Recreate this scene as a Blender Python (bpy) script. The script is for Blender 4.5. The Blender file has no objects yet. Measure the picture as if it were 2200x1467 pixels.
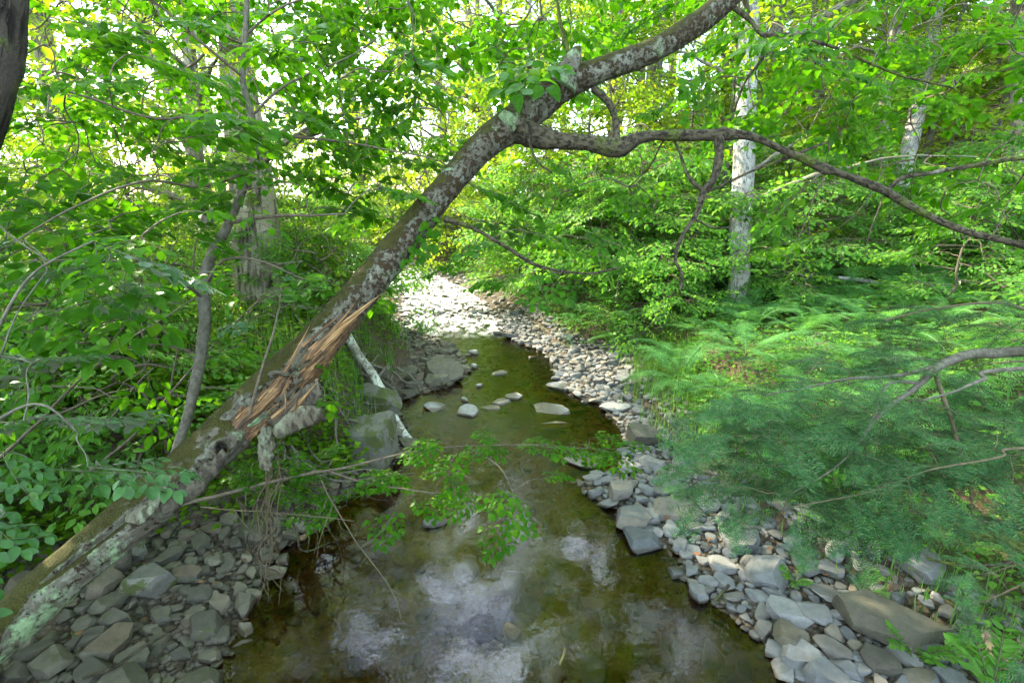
import bpy, math, random
import numpy as np
from mathutils import Vector
# ---------------------------------------------------------------- camera, world, sun
SC = bpy.context.scene
R = math.radians
FPX = 1100.0                      # focal length in px of the 2200 px wide photograph
PITCH = R(16.5)
CAM = np.array([0.0, 0.0, 2.5])
cd = bpy.data.cameras.new('camera'); cam = bpy.data.objects.new('camera', cd); SC.collection.objects.link(cam)
cam.location = CAM; cam.rotation_euler = (math.pi/2 - PITCH, 0, 0)
cd.sensor_width = 36; cd.lens = 18.0; cd.clip_start = 0.02; cd.clip_end = 1500
SC.camera = cam
SUN_AZ, SUN_EL = R(-52), R(31)    # azimuth from +Y towards +X
w = bpy.data.worlds.new('World'); SC.world = w; w.use_nodes = True
wn = w.node_tree.nodes; bg = wn['Background']
sky = wn.new('ShaderNodeTexSky'); sky.sky_type = 'NISHITA'; sky.sun_disc = False
sky.sun_elevation = SUN_EL; sky.sun_rotation = SUN_AZ
# bright broken summer cloud over the blue
wl = w.node_tree.links; wtc = wn.new('ShaderNodeTexCoord'); wnz = wn.new('ShaderNodeTexNoise'); wnz.inputs['Scale'].default_value = 2.6; wnz.inputs['Detail'].default_value = 7; wnz.inputs['Roughness'].default_value = .6
wmp = wn.new('ShaderNodeMapping'); wmp.inputs['Scale'].default_value = (1, 1, 1.7); wmp.inputs['Location'].default_value = (.4, .2, .1); wl.new(wtc.outputs['Generated'], wmp.inputs[0]); wl.new(wmp.outputs[0], wnz.inputs['Vector'])
wrp = wn.new('ShaderNodeValToRGB'); wrp.color_ramp.elements[0].position = .49; wrp.color_ramp.elements[1].position = .56; wl.new(wnz.outputs['Fac'], wrp.inputs[0])
wmx = wn.new('ShaderNodeMix'); wmx.data_type = 'RGBA'; wmx.inputs[7].default_value = (10.5, 12.5, 14.5, 1); wl.new(wrp.outputs[0], wmx.inputs[0]); wl.new(sky.outputs[0], wmx.inputs[6])
wl.new(wmx.outputs[2], bg.inputs[0]); bg.inputs[1].default_value = 0.15
ld = bpy.data.lights.new('sun', 'SUN'); sun = bpy.data.objects.new('sun', ld); SC.collection.objects.link(sun)
ld.energy = 5.0; ld.angle = R(0.5); ld.color = (1.0, 0.87, 0.66)
sd = Vector((math.sin(SUN_AZ)*math.cos(SUN_EL), math.cos(SUN_AZ)*math.cos(SUN_EL), math.sin(SUN_EL)))
sun.rotation_euler = sd.to_track_quat('Z', 'Y').to_euler()
SC.view_settings.view_transform = 'Standard'; SC.view_settings.look = 'None'
SC.view_settings.exposure = 2.65; SC.view_settings.gamma = 1.0
SC.render.engine = 'CYCLES'
cy = SC.cycles
cy.max_bounces = 7; cy.diffuse_bounces = 5; cy.glossy_bounces = 3; cy.transmission_bounces = 4; cy.transparent_max_bounces = 8
cy.caustics_reflective = False; cy.caustics_refractive = False
cy.use_denoising = True; cy.sample_clamp_indirect = 8.0
cy.use_adaptive_sampling = True; cy.adaptive_threshold = 0.02
try: cy.denoiser = 'OPENIMAGEDENOISE'
except Exception: pass
rng = np.random.default_rng(11)
# ---------------------------------------------------------------- geometry helpers
SP, CP = math.sin(PITCH), math.cos(PITCH)
def P(px, py, d):
    """point at depth d (metres along the view axis) seen at photo pixel px,py"""
    u = (px-1100)/FPX*d; v = (733.5-py)/FPX*d
    return np.array([u, CP*d + v*SP, CAM[2] - SP*d + v*CP])
def G(px, py, z=0.0):
    v = (733.5-py)/FPX; dz = -SP + v*CP
    return P(px, py, (z-CAM[2])/dz)
def depth_of(p):
    return (p-CAM) @ np.array([0, CP, -SP])
def topix(p):
    q = np.atleast_2d(p)-CAM; d = q @ np.array([0, CP, -SP]); v = q @ np.array([0, SP, CP])
    return np.stack([1100+q[:, 0]/d*FPX, 733.5-v/d*FPX, d], 1)
def _h(ix, iy, iz, s):
    n = (ix*374761393 + iy*668265263 + iz*2147483647 + s*974711) & 0xffffffff
    n = ((n ^ (n >> 13))*1274126177) & 0xffffffff
    n = (n ^ (n >> 16)) & 0xffff
    return n/32767.5 - 1.0
def vn(p, s=0):
    p = np.asarray(p, float); i = np.floor(p).astype(np.int64); f = p-i; f = f*f*(3-2*f)
    r = 0
    for a in (0, 1):
        for b in (0, 1):
            for c in (0, 1):
                wgt = (f[:, 0] if a else 1-f[:, 0])*(f[:, 1] if b else 1-f[:, 1])*(f[:, 2] if c else 1-f[:, 2])
                r = r + wgt*_h(i[:, 0]+a, i[:, 1]+b, i[:, 2]+c, s)
    return r
def fbm(p, o=4, s=0):
    p = np.asarray(p, float); r = 0; a = 1; t = 0
    for k in range(o):
        r = r + a*vn(p*2**k + 17.3*k, s+k); t += a; a *= .5
    return r/t
def sstep(x, a, b):
    t = np.clip((x-a)/(b-a), 0, 1); return t*t*(3-2*t)
def norm(a):
    return a/np.maximum(np.linalg.norm(a, axis=-1, keepdims=True), 1e-9)
class MB:
    """collects vertices and faces; build() makes ONE mesh object"""
    def __init__(s): s.V = []; s.F = []; s.M = []; s.n = 0; s.T = []; s.has_t = False; s.sharp = 0
    def add(s, V, F, m=0, tc=None):
        V = np.asarray(V, float).reshape(-1, 3)
        s.V.append(V); s.T.append(tc if tc is not None else V)
        if tc is not None: s.has_t = True
        for f in (F if isinstance(F, list) else [F]):
            f = np.asarray(f, int)
            if len(f): s.F.append(f+s.n); s.M.append(np.full(len(f), m))
        s.n += len(V); return s
    def mesh(s, name, mats, smooth=True):
        me = bpy.data.meshes.new(name); V = np.concatenate(s.V)
        me.vertices.add(len(V)); me.vertices.foreach_set('co', V.astype(np.float32).ravel())
        li = np.concatenate([f.ravel() for f in s.F]); cnt = np.concatenate([np.full(len(f), f.shape[1]) for f in s.F])
        me.loops.add(len(li)); me.loops.foreach_set('vertex_index', li.astype(np.int32))
        st = np.concatenate([[0], np.cumsum(cnt)[:-1]])
        me.polygons.add(len(cnt)); me.polygons.foreach_set('loop_start', st.astype(np.int32))
        me.polygons.foreach_set('loop_total', cnt.astype(np.int32))
        me.polygons.foreach_set('material_index', np.concatenate(s.M).astype(np.int32))
        me.polygons.foreach_set('use_smooth', np.full(len(cnt), bool(smooth)))
        for m in (mats if isinstance(mats, (list, tuple)) else [mats]): me.materials.append(m)
        if s.has_t:
            at = me.attributes.new('tc', 'FLOAT_VECTOR', 'POINT'); at.data.foreach_set('vector', np.concatenate(s.T).astype(np.float32).ravel())
        me.update(calc_edges=True)
        if s.sharp: me.set_sharp_from_angle(angle=s.sharp)
        return me
    def build(s, name, mats, parent=None, smooth=True, loc=None):
        if loc is not None: s.V = [v-np.asarray(loc) for v in s.V]
        o = link(name, s.mesh(name, mats, smooth), parent)
        if loc is not None: o.location = loc
        return o
def link(name, data, parent=None):
    o = bpy.data.objects.new(name, data); SC.collection.objects.link(o)
    if parent is not None: o.parent = parent
    return o
def tag(o, label=None, cat=None, group=None, kind=None):
    if label: o['label'] = label
    if cat: o['category'] = cat
    if group: o['group'] = group
    if kind: o['kind'] = kind
    return o
def empty(name, loc=(0, 0, 0), rz=0, s=1):
    o = link(name, None); o.location = loc; o.rotation_euler = (0, 0, rz); o.scale = (s, s, s); return o
def part(mb, name, mats, parent, smooth=True):
    """mesh given in world coordinates, parented to an Empty that has no rotation or scale"""
    return mb.build(name, mats, parent, smooth, loc=None) if parent is None else _part(mb, name, mats, parent, smooth)
def _part(mb, name, mats, parent, smooth):
    off = np.array(parent.location); q = parent.parent
    while q is not None: off = off+np.array(q.location); q = q.parent
    mb.V = [v-off for v in mb.V]; return mb.build(name, mats, parent, smooth)
def copy_tree(o, parent=None):
    c = o.copy(); SC.collection.objects.link(c); c.parent = parent
    for ch in [x for x in SC.objects if x.parent == o]: copy_tree(ch, c)
    return c
def cr(pts, n):
    """Catmull-Rom through rows of pts (any columns), n samples per span"""
    p = np.asarray(pts, float); p = np.vstack([2*p[0]-p[1], p, 2*p[-1]-p[-2]]); out = []
    for i in range(1, len(p)-2):
        t = np.linspace(0, 1, n, endpoint=False)[:, None]
        a, b, c, d = p[i-1], p[i], p[i+1], p[i+2]
        out.append(.5*(2*b+(c-a)*t+(2*a-5*b+4*c-d)*t*t+(3*b-a-3*c+d)*t**3))
    return np.vstack(out+[p[-2][None]])
def tube(path, rad, n=8, ref=None, disp=None, cap=True, t0=0.0):
    """returns V,F,tc.  disp(tc)->relative radius change"""
    p = np.asarray(path, float); rad = np.broadcast_to(np.asarray(rad, float), (len(p),))
    T = norm(np.gradient(p, axis=0)); N = np.zeros_like(p)
    if ref is None:
        a = np.array([0, 0, 1.]) if abs(T[0, 2]) < .9 else np.array([1., 0, 0])
        N[0] = norm(a-T[0]*(a@T[0]))
        for i in range(1, len(p)):
            v = N[i-1]-T[i]*(N[i-1]@T[i]); N[i] = norm(v)
    else:
        C = norm(np.asarray(ref)-p); N = norm(C-T*np.sum(C*T, 1)[:, None])
    B = np.cross(T, N); s = np.concatenate([[0], np.cumsum(np.linalg.norm(np.diff(p, axis=0), axis=1))])+t0
    ph = np.arange(n)/n*2*math.pi; c, q = np.cos(ph), np.sin(ph)
    rr = np.repeat(rad[:, None], n, 1)
    tc = np.stack([rr*c, rr*q, np.repeat(s[:, None], n, 1)], -1).reshape(-1, 3)
    if disp is not None: rr = rr*(1+disp(tc, np.tile(ph, len(p)), np.repeat(s, n)).reshape(rr.shape))
    V = p[:, None]+rr[..., None]*(N[:, None]*c[None, :, None]+B[:, None]*q[None, :, None])
    V = V.reshape(-1, 3); i = np.arange(len(p)-1)[:, None]*n; j = np.arange(n)[None]; k = (j+1) % n
    F = [np.stack([i+j, i+k, i+n+k, i+n+j], -1).reshape(-1, 4)]
    if cap:
        V = np.vstack([V, p[0][None], p[-1][None]]); tc = np.vstack([tc, [[0, 0, s[0]]], [[0, 0, s[-1]]]])
        m = len(p)*n; j = np.arange(n); k = (j+1) % n
        F.append(np.concatenate([np.stack([np.full(n, m), k, j], 1), np.stack([np.full(n, m+1), m-n+j, m-n+k], 1)]))
    return V, F, tc
def curve_tube(mb, pts, radii, n=8, per=6, m=0, wob=0.0, seed=0, disp=None, ref=None):
    q = cr(np.column_stack([np.asarray(pts, float), np.asarray(radii, float)]), per); c = q[:, :3].copy()
    if wob:
        for a in range(3): c[:, a] += wob*fbm(q[:, :3]*6+seed*7.7+a*31, 2, seed)
    V, F, tc = tube(c, np.maximum(q[:, 3], .0004), n, ref, disp); mb.add(V, F, m, tc); return c, q[:, 3]
def px_path(rows, per=6):
    """rows (px,py,depth,width_px) -> pts, radii"""
    rows = np.asarray(rows, float); return np.array([P(a, b, d) for a, b, d, _ in rows]), rows[:, 3]/2*rows[:, 2]/FPX
def inst(Vt, Ft, Rm, loc, sc=None):
    """n copies of template; Rm (n,3,3) columns = local axes"""
    n, m = len(loc), len(Vt)
    if sc is not None: Rm = Rm*np.asarray(sc).reshape(n, 1, -1)
    V = np.einsum('nij,mj->nmi', Rm, Vt)+loc[:, None]
    F = [(f[None]+(np.arange(n)*m)[:, None, None]).reshape(-1, f.shape[1]) for f in Ft]
    return V.reshape(-1, 3), F
def frames(d, u):
    d = norm(np.asarray(d, float)); u = np.asarray(u, float); u = norm(u-d*np.sum(d*u, -1, keepdims=True)); return np.stack([d, np.cross(u, d), u], -1)
def rotz(a):
    a = np.atleast_1d(a); c, s = np.cos(a), np.sin(a); z = np.zeros_like(a); o = z+1
    return np.stack([np.stack([c, -s, z], -1), np.stack([s, c, z], -1), np.stack([z, z, o], -1)], -2)
# ---------------------------------------------------------------- materials
def nmat(name):
    m = bpy.data.materials.new(name); m.use_nodes = True; nt = m.node_tree; nt.nodes.clear()
    out = nt.nodes.new('ShaderNodeOutputMaterial')
    def N(t, **k):
        n = nt.nodes.new('ShaderNode'+t)
        for a, v in k.items():
            if a.startswith('i_'):
                key = a[2:]; key = int(key) if key.isdigit() else key.replace('_', ' ')
                n.inputs[key].default_value = v
            else: setattr(n, a, v)
        return n
    def L(a, b): nt.links.new(a, b)
    return m, N, L, out
def ramp(N, stops, interp='LINEAR'):
    r = N('ValToRGB'); e = r.color_ramp; e.interpolation = interp
    while len(e.elements) < len(stops): e.elements.new(.5)
    for x, (p, c) in zip(e.elements, stops): x.position = p; x.color = (*c, 1) if len(c) == 3 else c
    return r
def noise(N, L, vec, scale, detail=4, rough=.55, out='Fac', dist=0):
    n = N('TexNoise'); n.inputs['Scale'].default_value = scale; n.inputs['Detail'].default_value = detail
    n.inputs['Roughness'].default_value = rough; n.inputs['Distortion'].default_value = dist
    if vec is not None: L(vec, n.inputs['Vector'])
    return n.outputs[out]
def mapping(N, L, vec, sc, loc=(0, 0, 0)):
    m = N('Mapping'); m.inputs['Scale'].default_value = sc; m.inputs['Location'].default_value = loc; L(vec, m.inputs['Vector']); return m.outputs[0]
def mix(N, L, f, a, b, blend='MIX'):
    m = N('Mix', data_type='RGBA', blend_type=blend)
    if hasattr(f, 'type') or hasattr(f, 'is_linked'): L(f, m.inputs[0])
    else: m.inputs[0].default_value = f
    for v, i in ((a, 6), (b, 7)):
        if isinstance(v, tuple): m.inputs[i].default_value = (*v[:3], 1)
        else: L(v, m.inputs[i])
    return m.outputs[2]
def mth(N, L, op, a, b=None, clamp=False):
    m = N('Math', operation=op, use_clamp=clamp)
    for v, i in ((a, 0), (b, 1)):
        if v is None: continue
        if isinstance(v, (int, float)): m.inputs[i].default_value = v
        else: L(v, m.inputs[i])
    return m.outputs[0]
def bump(N, L, h, strength, dist, nrm=None):
    b = N('Bump'); b.inputs['Strength'].default_value = strength; b.inputs['Distance'].default_value = dist; L(h, b.inputs['Height'])
    if nrm is not None: L(nrm, b.inputs['Normal'])
    return b.outputs[0]
def leaf_mat(name, dark, light, trans, tmix=.45, gloss=.25, rough=.38, spots=True, clump=1.5):
    m, N, L, out = nmat(name)
    g = N('NewGeometry'); tcn = N('TexCoord')
    r = ramp(N, [(0, dark), (.6, tuple((a+b)/2 for a, b in zip(dark, light))), (.93, light), (1, (light[0]*1.6, light[1]*1.15, light[2]))])
    L(g.outputs['Random Per Island'], r.inputs[0]); col = r.outputs[0]
    if spots:
        nz = noise(N, L, tcn.outputs['Object'], 55, 2); rr = ramp(N, [(.35, (.78, .82, .75)), (.7, (1.12, 1.1, 1.05))]); L(nz, rr.inputs[0])
        col = mix(N, L, 1.0, col, rr.outputs[0], 'MULTIPLY')
    cl_ = noise(N, L, g.outputs['Position'], clump, 3); cr_ = ramp(N, [(.32, (.70, .74, .72)), (.68, (1.28, 1.22, 1.25))]); L(cl_, cr_.inputs[0]); col = mix(N, L, 1.0, col, cr_.outputs[0], 'MULTIPLY')
    tr = mix(N, L, 1.0, col, trans, 'MULTIPLY')
    d = N('BsdfDiffuse'); L(col, d.inputs[0]); t = N('BsdfTranslucent'); L(tr, t.inputs[0])
    mx = N('MixShader'); mx.inputs[0].default_value = tmix; L(d.outputs[0], mx.inputs[1]); L(t.outputs[0], mx.inputs[2])
    gl = N('BsdfGlossy'); gl.inputs['Roughness'].default_value = rough; gl.inputs[0].default_value = (1, 1, 1, 1)
    fr = N('Fresnel'); fr.inputs[0].default_value = 1.4
    m2 = N('MixShader'); L(mth(N, L, 'MULTIPLY', fr.outputs[0], gloss), m2.inputs[0]); L(mx.outputs[0], m2.inputs[1]); L(gl.outputs[0], m2.inputs[2])
    L(m2.outputs[0], out.inputs[0]); return m
def bark_mat(name, c0, c1, crack, pale, zs=.22, sc=26, bstr=.8, moss=0.0, pale_amt=.5, dist=.02):
    m, N, L, out = nmat(name)
    at = N('Attribute', attribute_name='tc'); v = at.outputs['Vector']; ob = N('TexCoord').outputs['Object']; g = N('NewGeometry')
    f = noise(N, L, mapping(N, L, v, (1, 1, zs)), sc, 5, .6, dist=.6)
    a = ramp(N, [(.35, (0, 0, 0)), (.5, (1, 1, 1))]); L(f, a.inputs[0])
    n2 = noise(N, L, ob, 5, 5); base = mix(N, L, n2, c0, c1)
    n3 = noise(N, L, ob, 3.1, 7, .68); pr = ramp(N, [(1-pale_amt-.06, (0, 0, 0)), (1-pale_amt+.04, (1, 1, 1))]); L(n3, pr.inputs[0])
    base = mix(N, L, pr.outputs[0], base, pale)
    col = mix(N, L, a.outputs[0], crack, base)
    fine = noise(N, L, ob, 90, 3); fr = ramp(N, [(.3, (.75, .75, .75)), (.7, (1.15, 1.15, 1.15))]); L(fine, fr.inputs[0]); col = mix(N, L, 1., col, fr.outputs[0], 'MULTIPLY')
    if moss:
        sep = N('SeparateXYZ'); L(g.outputs['Position'], sep.inputs[0])
        nm = noise(N, L, ob, 2.5, 6, .65); mm = ramp(N, [(.58-moss*.2, (0, 0, 0)), (.64-moss*.2, (1, 1, 1))]); L(nm, mm.inputs[0])
        col = mix(N, L, mm.outputs[0], col, mix(N, L, fine, (.035, .055, .008), (.09, .11, .02)))
    b = N('BsdfPrincipled'); L(col, b.inputs['Base Color']); b.inputs['Roughness'].default_value = .9; b.inputs['Specular IOR Level'].default_value = .2
    hsum = mth(N, L, 'ADD', a.outputs[0], mth(N, L, 'MULTIPLY', fine, .35)); L(bump(N, L, hsum, bstr, dist), b.inputs['Normal'])
    L(b.outputs[0], out.inputs[0]); return m
def simple_mat(name, c0, c1, sc=20, rough=.85, bs=.3, bd=.01, zs=1, attr=False):
    m, N, L, out = nmat(name)
    v = N('Attribute', attribute_name='tc').outputs['Vector'] if attr else N('TexCoord').outputs['Object']
    f = noise(N, L, mapping(N, L, v, (1, 1, zs)), sc, 5, .62)
    r = ramp(N, [(.3, c0), (.7, c1)]); L(f, r.inputs[0])
    b = N('BsdfPrincipled'); L(r.outputs[0], b.inputs['Base Color']); b.inputs['Roughness'].default_value = rough; b.inputs['Specular IOR Level'].default_value = .25
    L(bump(N, L, f, bs, bd), b.inputs['Normal']); L(b.outputs[0], out.inputs[0]); return m
M = {}
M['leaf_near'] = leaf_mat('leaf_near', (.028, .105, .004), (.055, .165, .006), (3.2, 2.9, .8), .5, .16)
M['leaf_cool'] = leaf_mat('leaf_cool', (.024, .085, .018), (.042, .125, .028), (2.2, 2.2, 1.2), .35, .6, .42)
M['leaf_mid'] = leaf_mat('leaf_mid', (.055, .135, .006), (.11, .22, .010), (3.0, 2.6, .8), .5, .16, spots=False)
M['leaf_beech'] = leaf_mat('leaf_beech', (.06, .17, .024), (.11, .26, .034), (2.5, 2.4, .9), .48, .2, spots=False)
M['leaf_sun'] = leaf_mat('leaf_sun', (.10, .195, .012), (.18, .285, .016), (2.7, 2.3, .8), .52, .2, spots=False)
M['fern'] = leaf_mat('fern', (.065, .20, .055), (.12, .29, .08), (2.0, 2.0, .9), .4, .2, spots=False, clump=4)
M['grass'] = leaf_mat('grass', (.07, .17, .03), (.12, .24, .05), (2.0, 2.0, .9), .4, .3, spots=False)
M['needle'] = leaf_mat('needle', (.026, .088, .03), (.055, .145, .045), (1.6, 1.7, 1.0), .25, .12, spots=False, clump=7)
M['deadleaf'] = leaf_mat('deadleaf', (.10, .06, .03), (.2, .12, .06), (1.3, 1., .6), .3, .2, spots=False)
M['bark_big'] = bark_mat('bark_big', (.21, .18, .125), (.33, .30, .22), (.03, .024, .015), (.36, .35, .27), .12, 14, 1., .15, .35, .04)
M['bark_pale'] = bark_mat('bark_pale', (.21, .205, .18), (.31, .30, .27), (.09, .085, .07), (.40, .40, .36), .35, 40, .8, 0, .45, .012)
M['bark_dark'] = bark_mat('bark_dark', (.035, .028, .022), (.07, .058, .045), (.012, .01, .008), (.11, .11, .09), .2, 30, .9, .1, .35, .02)
M['bark_far'] = bark_mat('bark_far', (.15, .13, .10), (.25, .23, .18), (.05, .042, .033), (.34, .33, .27), .2, 20, .6, 0, .4, .02)
M['bark_branch'] = bark_mat('bark_branch', (.04, .033, .02), (.095, .08, .05), (.02, .016, .01), (.19, .20, .15), .6, 60, 1., .3, .36, .008)
M['twig'] = simple_mat('twig', (.06, .045, .03), (.14, .115, .08), 60, .8)
M['twig_grey'] = simple_mat('twig_grey', (.05, .046, .03), (.15, .14, .105), 45, .85)
# ---------------------------------------------------------------- special materials
def trunk_mat():
    m, N, L, out = nmat('mossy_lichen_bark')
    at = N('Attribute', attribute_name='tc').outputs['Vector']; ob = N('TexCoord').outputs['Object']
    g = N('NewGeometry'); sn = N('SeparateXYZ'); L(g.outputs['Normal'], sn.inputs[0]); sc = N('SeparateXYZ'); L(at, sc.inputs[0])
    fine = noise(N, L, ob, 120, 4, .6); fib = noise(N, L, mapping(N, L, at, (1, 1, .12)), 60, 4, .6)
    base = mix(N, L, fib, (.045, .038, .025), (.13, .12, .085))
    # whitish crust
    w_ = noise(N, L, ob, 14, 7, .75); wr = ramp(N, [(.50, (0, 0, 0)), (.60, (1, 1, 1))]); L(w_, wr.inputs[0])
    col = mix(N, L, wr.outputs[0], base, mix(N, L, fine, (.10, .105, .075), (.20, .205, .155)))
    # dark red brown moss spots, more in the upper half of the trunk
    s_ = noise(N, L, ob, 42, 5, .7); s2 = noise(N, L, ob, 4, 3)
    up = mth(N, L, 'MULTIPLY', mth(N, L, 'SUBTRACT', sc.outputs[2], 3.2), .16, True)
    sv = mth(N, L, 'ADD', mth(N, L, 'ADD', mth(N, L, 'MULTIPLY', s_, .75), mth(N, L, 'MULTIPLY', s2, .25)), mth(N, L, 'MINIMUM', up, .05))
    sr = ramp(N, [(.55, (0, 0, 0)), (.585, (1, 1, 1))]); L(sv, sr.inputs[0])
    col = mix(N, L, sr.outputs[0], col, mix(N, L, fine, (.018, .012, .006), (.045, .029, .012)))
    # mint lichen patches
    l_ = noise(N, L, mapping(N, L, ob, (1, 1, 1), (3, 1, 4)), 7, 7, .62); low = mth(N, L, 'MULTIPLY', mth(N, L, 'SUBTRACT', 2.72, sc.outputs[2]), .4, True)
    lv = mth(N, L, 'ADD', l_, mth(N, L, 'MINIMUM', low, .14)); lr = ramp(N, [(.60, (0, 0, 0)), (.70, (1, 1, 1))]); L(mth(N, L, 'ADD', lv, mth(N, L, 'MULTIPLY', mth(N, L, 'SUBTRACT', noise(N, L, ob, 70, 4, .7), .5), .35)), lr.inputs[0])
    col = mix(N, L, lr.outputs[0], col, mix(N, L, fine, (.12, .20, .09), (.26, .36, .19)))
    # moss on the top side
    mo = noise(N, L, ob, 8, 6, .65); mv = mth(N, L, 'ADD', mth(N, L, 'MULTIPLY', sn.outputs[2], .55), mth(N, L, 'MULTIPLY', mo, .8))
    mr = ramp(N, [(.70, (0, 0, 0)), (.78, (1, 1, 1))]); L(mv, mr.inputs[0])
    col = mix(N, L, mr.outputs[0], col, mix(N, L, noise(N, L, ob, 30, 3), (.025, .024, .005), (.08, .078, .014)))
    b = N('BsdfPrincipled'); L(col, b.inputs['Base Color']); b.inputs['Roughness'].default_value = .92; b.inputs['Specular IOR Level'].default_value = .2
    h = mth(N, L, 'ADD', mth(N, L, 'MULTIPLY', fib, .7), mth(N, L, 'ADD', mth(N, L, 'MULTIPLY', fine, .5), mth(N, L, 'MULTIPLY', sr.outputs[0], .5)))
    h = mth(N, L, 'ADD', h, mth(N, L, 'MULTIPLY', mth(N, L, 'MULTIPLY', mr.outputs[0], fine), 2.6))
    L(bump(N, L, h, .9, .010), b.inputs['Normal']); L(b.outputs[0], out.inputs[0]); return m
M['trunk'] = trunk_mat()
def wood_mat():
    m, N, L, out = nmat('torn_wood')
    at = N('Attribute', attribute_name='tc').outputs['Vector']; g = N('NewGeometry')
    f = noise(N, L, mapping(N, L, at, (1, 1, .06)), 110, 5, .65); big = noise(N, L, mapping(N, L, at, (1, 1, .45)), 22, 6)
    r = ramp(N, [(.36, (.03, .02, .009)), (.45, (.14, .09, .04)), (.53, (.29, .205, .115)), (.62, (.45, .345, .205)), (.75, (.62, .52, .36))]); L(f, r.inputs[0])
    r2 = ramp(N, [(.33, (.22, .20, .19)), (.45, (.62, .55, .50)), (.55, (.95, .80, .58)), (.68, (1.15, 1.12, 1.1))]); L(big, r2.inputs[0])
    c = mix(N, L, 1., r.outputs[0], r2.outputs[0], 'MULTIPLY')
    r3 = ramp(N, [(0, (.35, .32, .30)), (.5, (.8, .7, .55)), (1, (1.35, 1.25, 1.1))]); L(g.outputs['Random Per Island'], r3.inputs[0]); c = mix(N, L, 1., c, r3.outputs[0], 'MULTIPLY')
    b = N('BsdfPrincipled'); L(c, b.inputs['Base Color']); b.inputs['Roughness'].default_value = .8
    L(bump(N, L, f, .9, .006), b.inputs['Normal']); L(b.outputs[0], out.inputs[0]); return m
M['wood'] = wood_mat()
def stone_mat(name, cols, wet=False, moss=0.0):
    m, N, L, out = nmat(name)
    ob = N('TexCoord').outputs['Object']; oi = N('ObjectInfo'); g = N('NewGeometry')
    rnd = mth(N, L, 'FRACT', mth(N, L, 'ADD', oi.outputs['Random'], g.outputs['Random Per Island']))
    r = ramp(N, [(i/(len(cols)-1), c) for i, c in enumerate(cols)]); L(rnd, r.inputs[0])
    off = N('VectorMath', operation='ADD'); L(ob, off.inputs[0]); L(g.outputs['Position'], off.inputs[1])
    pos = g.outputs['Position']
    n1 = noise(N, L, pos, 16, 6, .6); v1 = ramp(N, [(.25, (.66, .66, .68)), (.75, (1.25, 1.24, 1.2))]); L(n1, v1.inputs[0])
    c = mix(N, L, 1., r.outputs[0], v1.outputs[0], 'MULTIPLY')
    n2 = noise(N, L, pos, 220, 3, .6); v2 = ramp(N, [(.3, (.8, .8, .8)), (.7, (1.15, 1.15, 1.15))]); L(n2, v2.inputs[0]); c = mix(N, L, 1., c, v2.outputs[0], 'MULTIPLY')
    if moss:
        n3 = noise(N, L, pos, 7, 6, .7); m3 = ramp(N, [(.62-moss, (0, 0, 0)), (.67-moss, (1, 1, 1))]); L(n3, m3.inputs[0]); c = mix(N, L, m3.outputs[0], c, (.06, .075, .02))
    # damp dark foot just above the water line
    sp = N('SeparateXYZ'); L(pos, sp.inputs[0]); zz = mth(N, L, 'ADD', sp.outputs[2], mth(N, L, 'MULTIPLY', n1, -.03))
    wz = N('MapRange'); wz.inputs['From Min'].default_value = 0.004; wz.inputs['From Max'].default_value = .016; L(zz, wz.inputs[0])
    c = mix(N, L, wz.outputs[0], mix(N, L, 1., c, (.42, .36, .27), 'MULTIPLY'), c)
    b = N('BsdfPrincipled'); L(c, b.inputs['Base Color'])
    rr = mth(N, L, 'ADD', mth(N, L, 'MULTIPLY', wz.outputs[0], .45), .35); L(rr, b.inputs['Roughness']); b.inputs['Specular IOR Level'].default_value = .35
    h = mth(N, L, 'ADD', n1, mth(N, L, 'MULTIPLY', n2, .35)); L(bump(N, L, h, .8, .016), b.inputs['Normal']); L(b.outputs[0], out.inputs[0]); return m
M['stone'] = stone_mat('stone', [(.085, .09, .09), (.15, .155, .15), (.115, .12, .112), (.19, .19, .178), (.15, .13, .095), (.10, .108, .11)])
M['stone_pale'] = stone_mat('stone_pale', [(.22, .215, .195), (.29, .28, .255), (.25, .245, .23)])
M['stone_tan'] = stone_mat('stone_tan', [(.075, .070, .046), (.115, .105, .072), (.06, .056, .042), (.15, .14, .098), (.095, .065, .042)], moss=.03)
M['stone_moss'] = stone_mat('stone_moss', [(.10, .10, .085), (.15, .145, .12)], moss=.12)
M['stone_bed'] = stone_mat('stone_bed', [(.10, .065, .03), (.19, .13, .065), (.06, .045, .022), (.25, .18, .10), (.14, .075, .035)])
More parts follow.
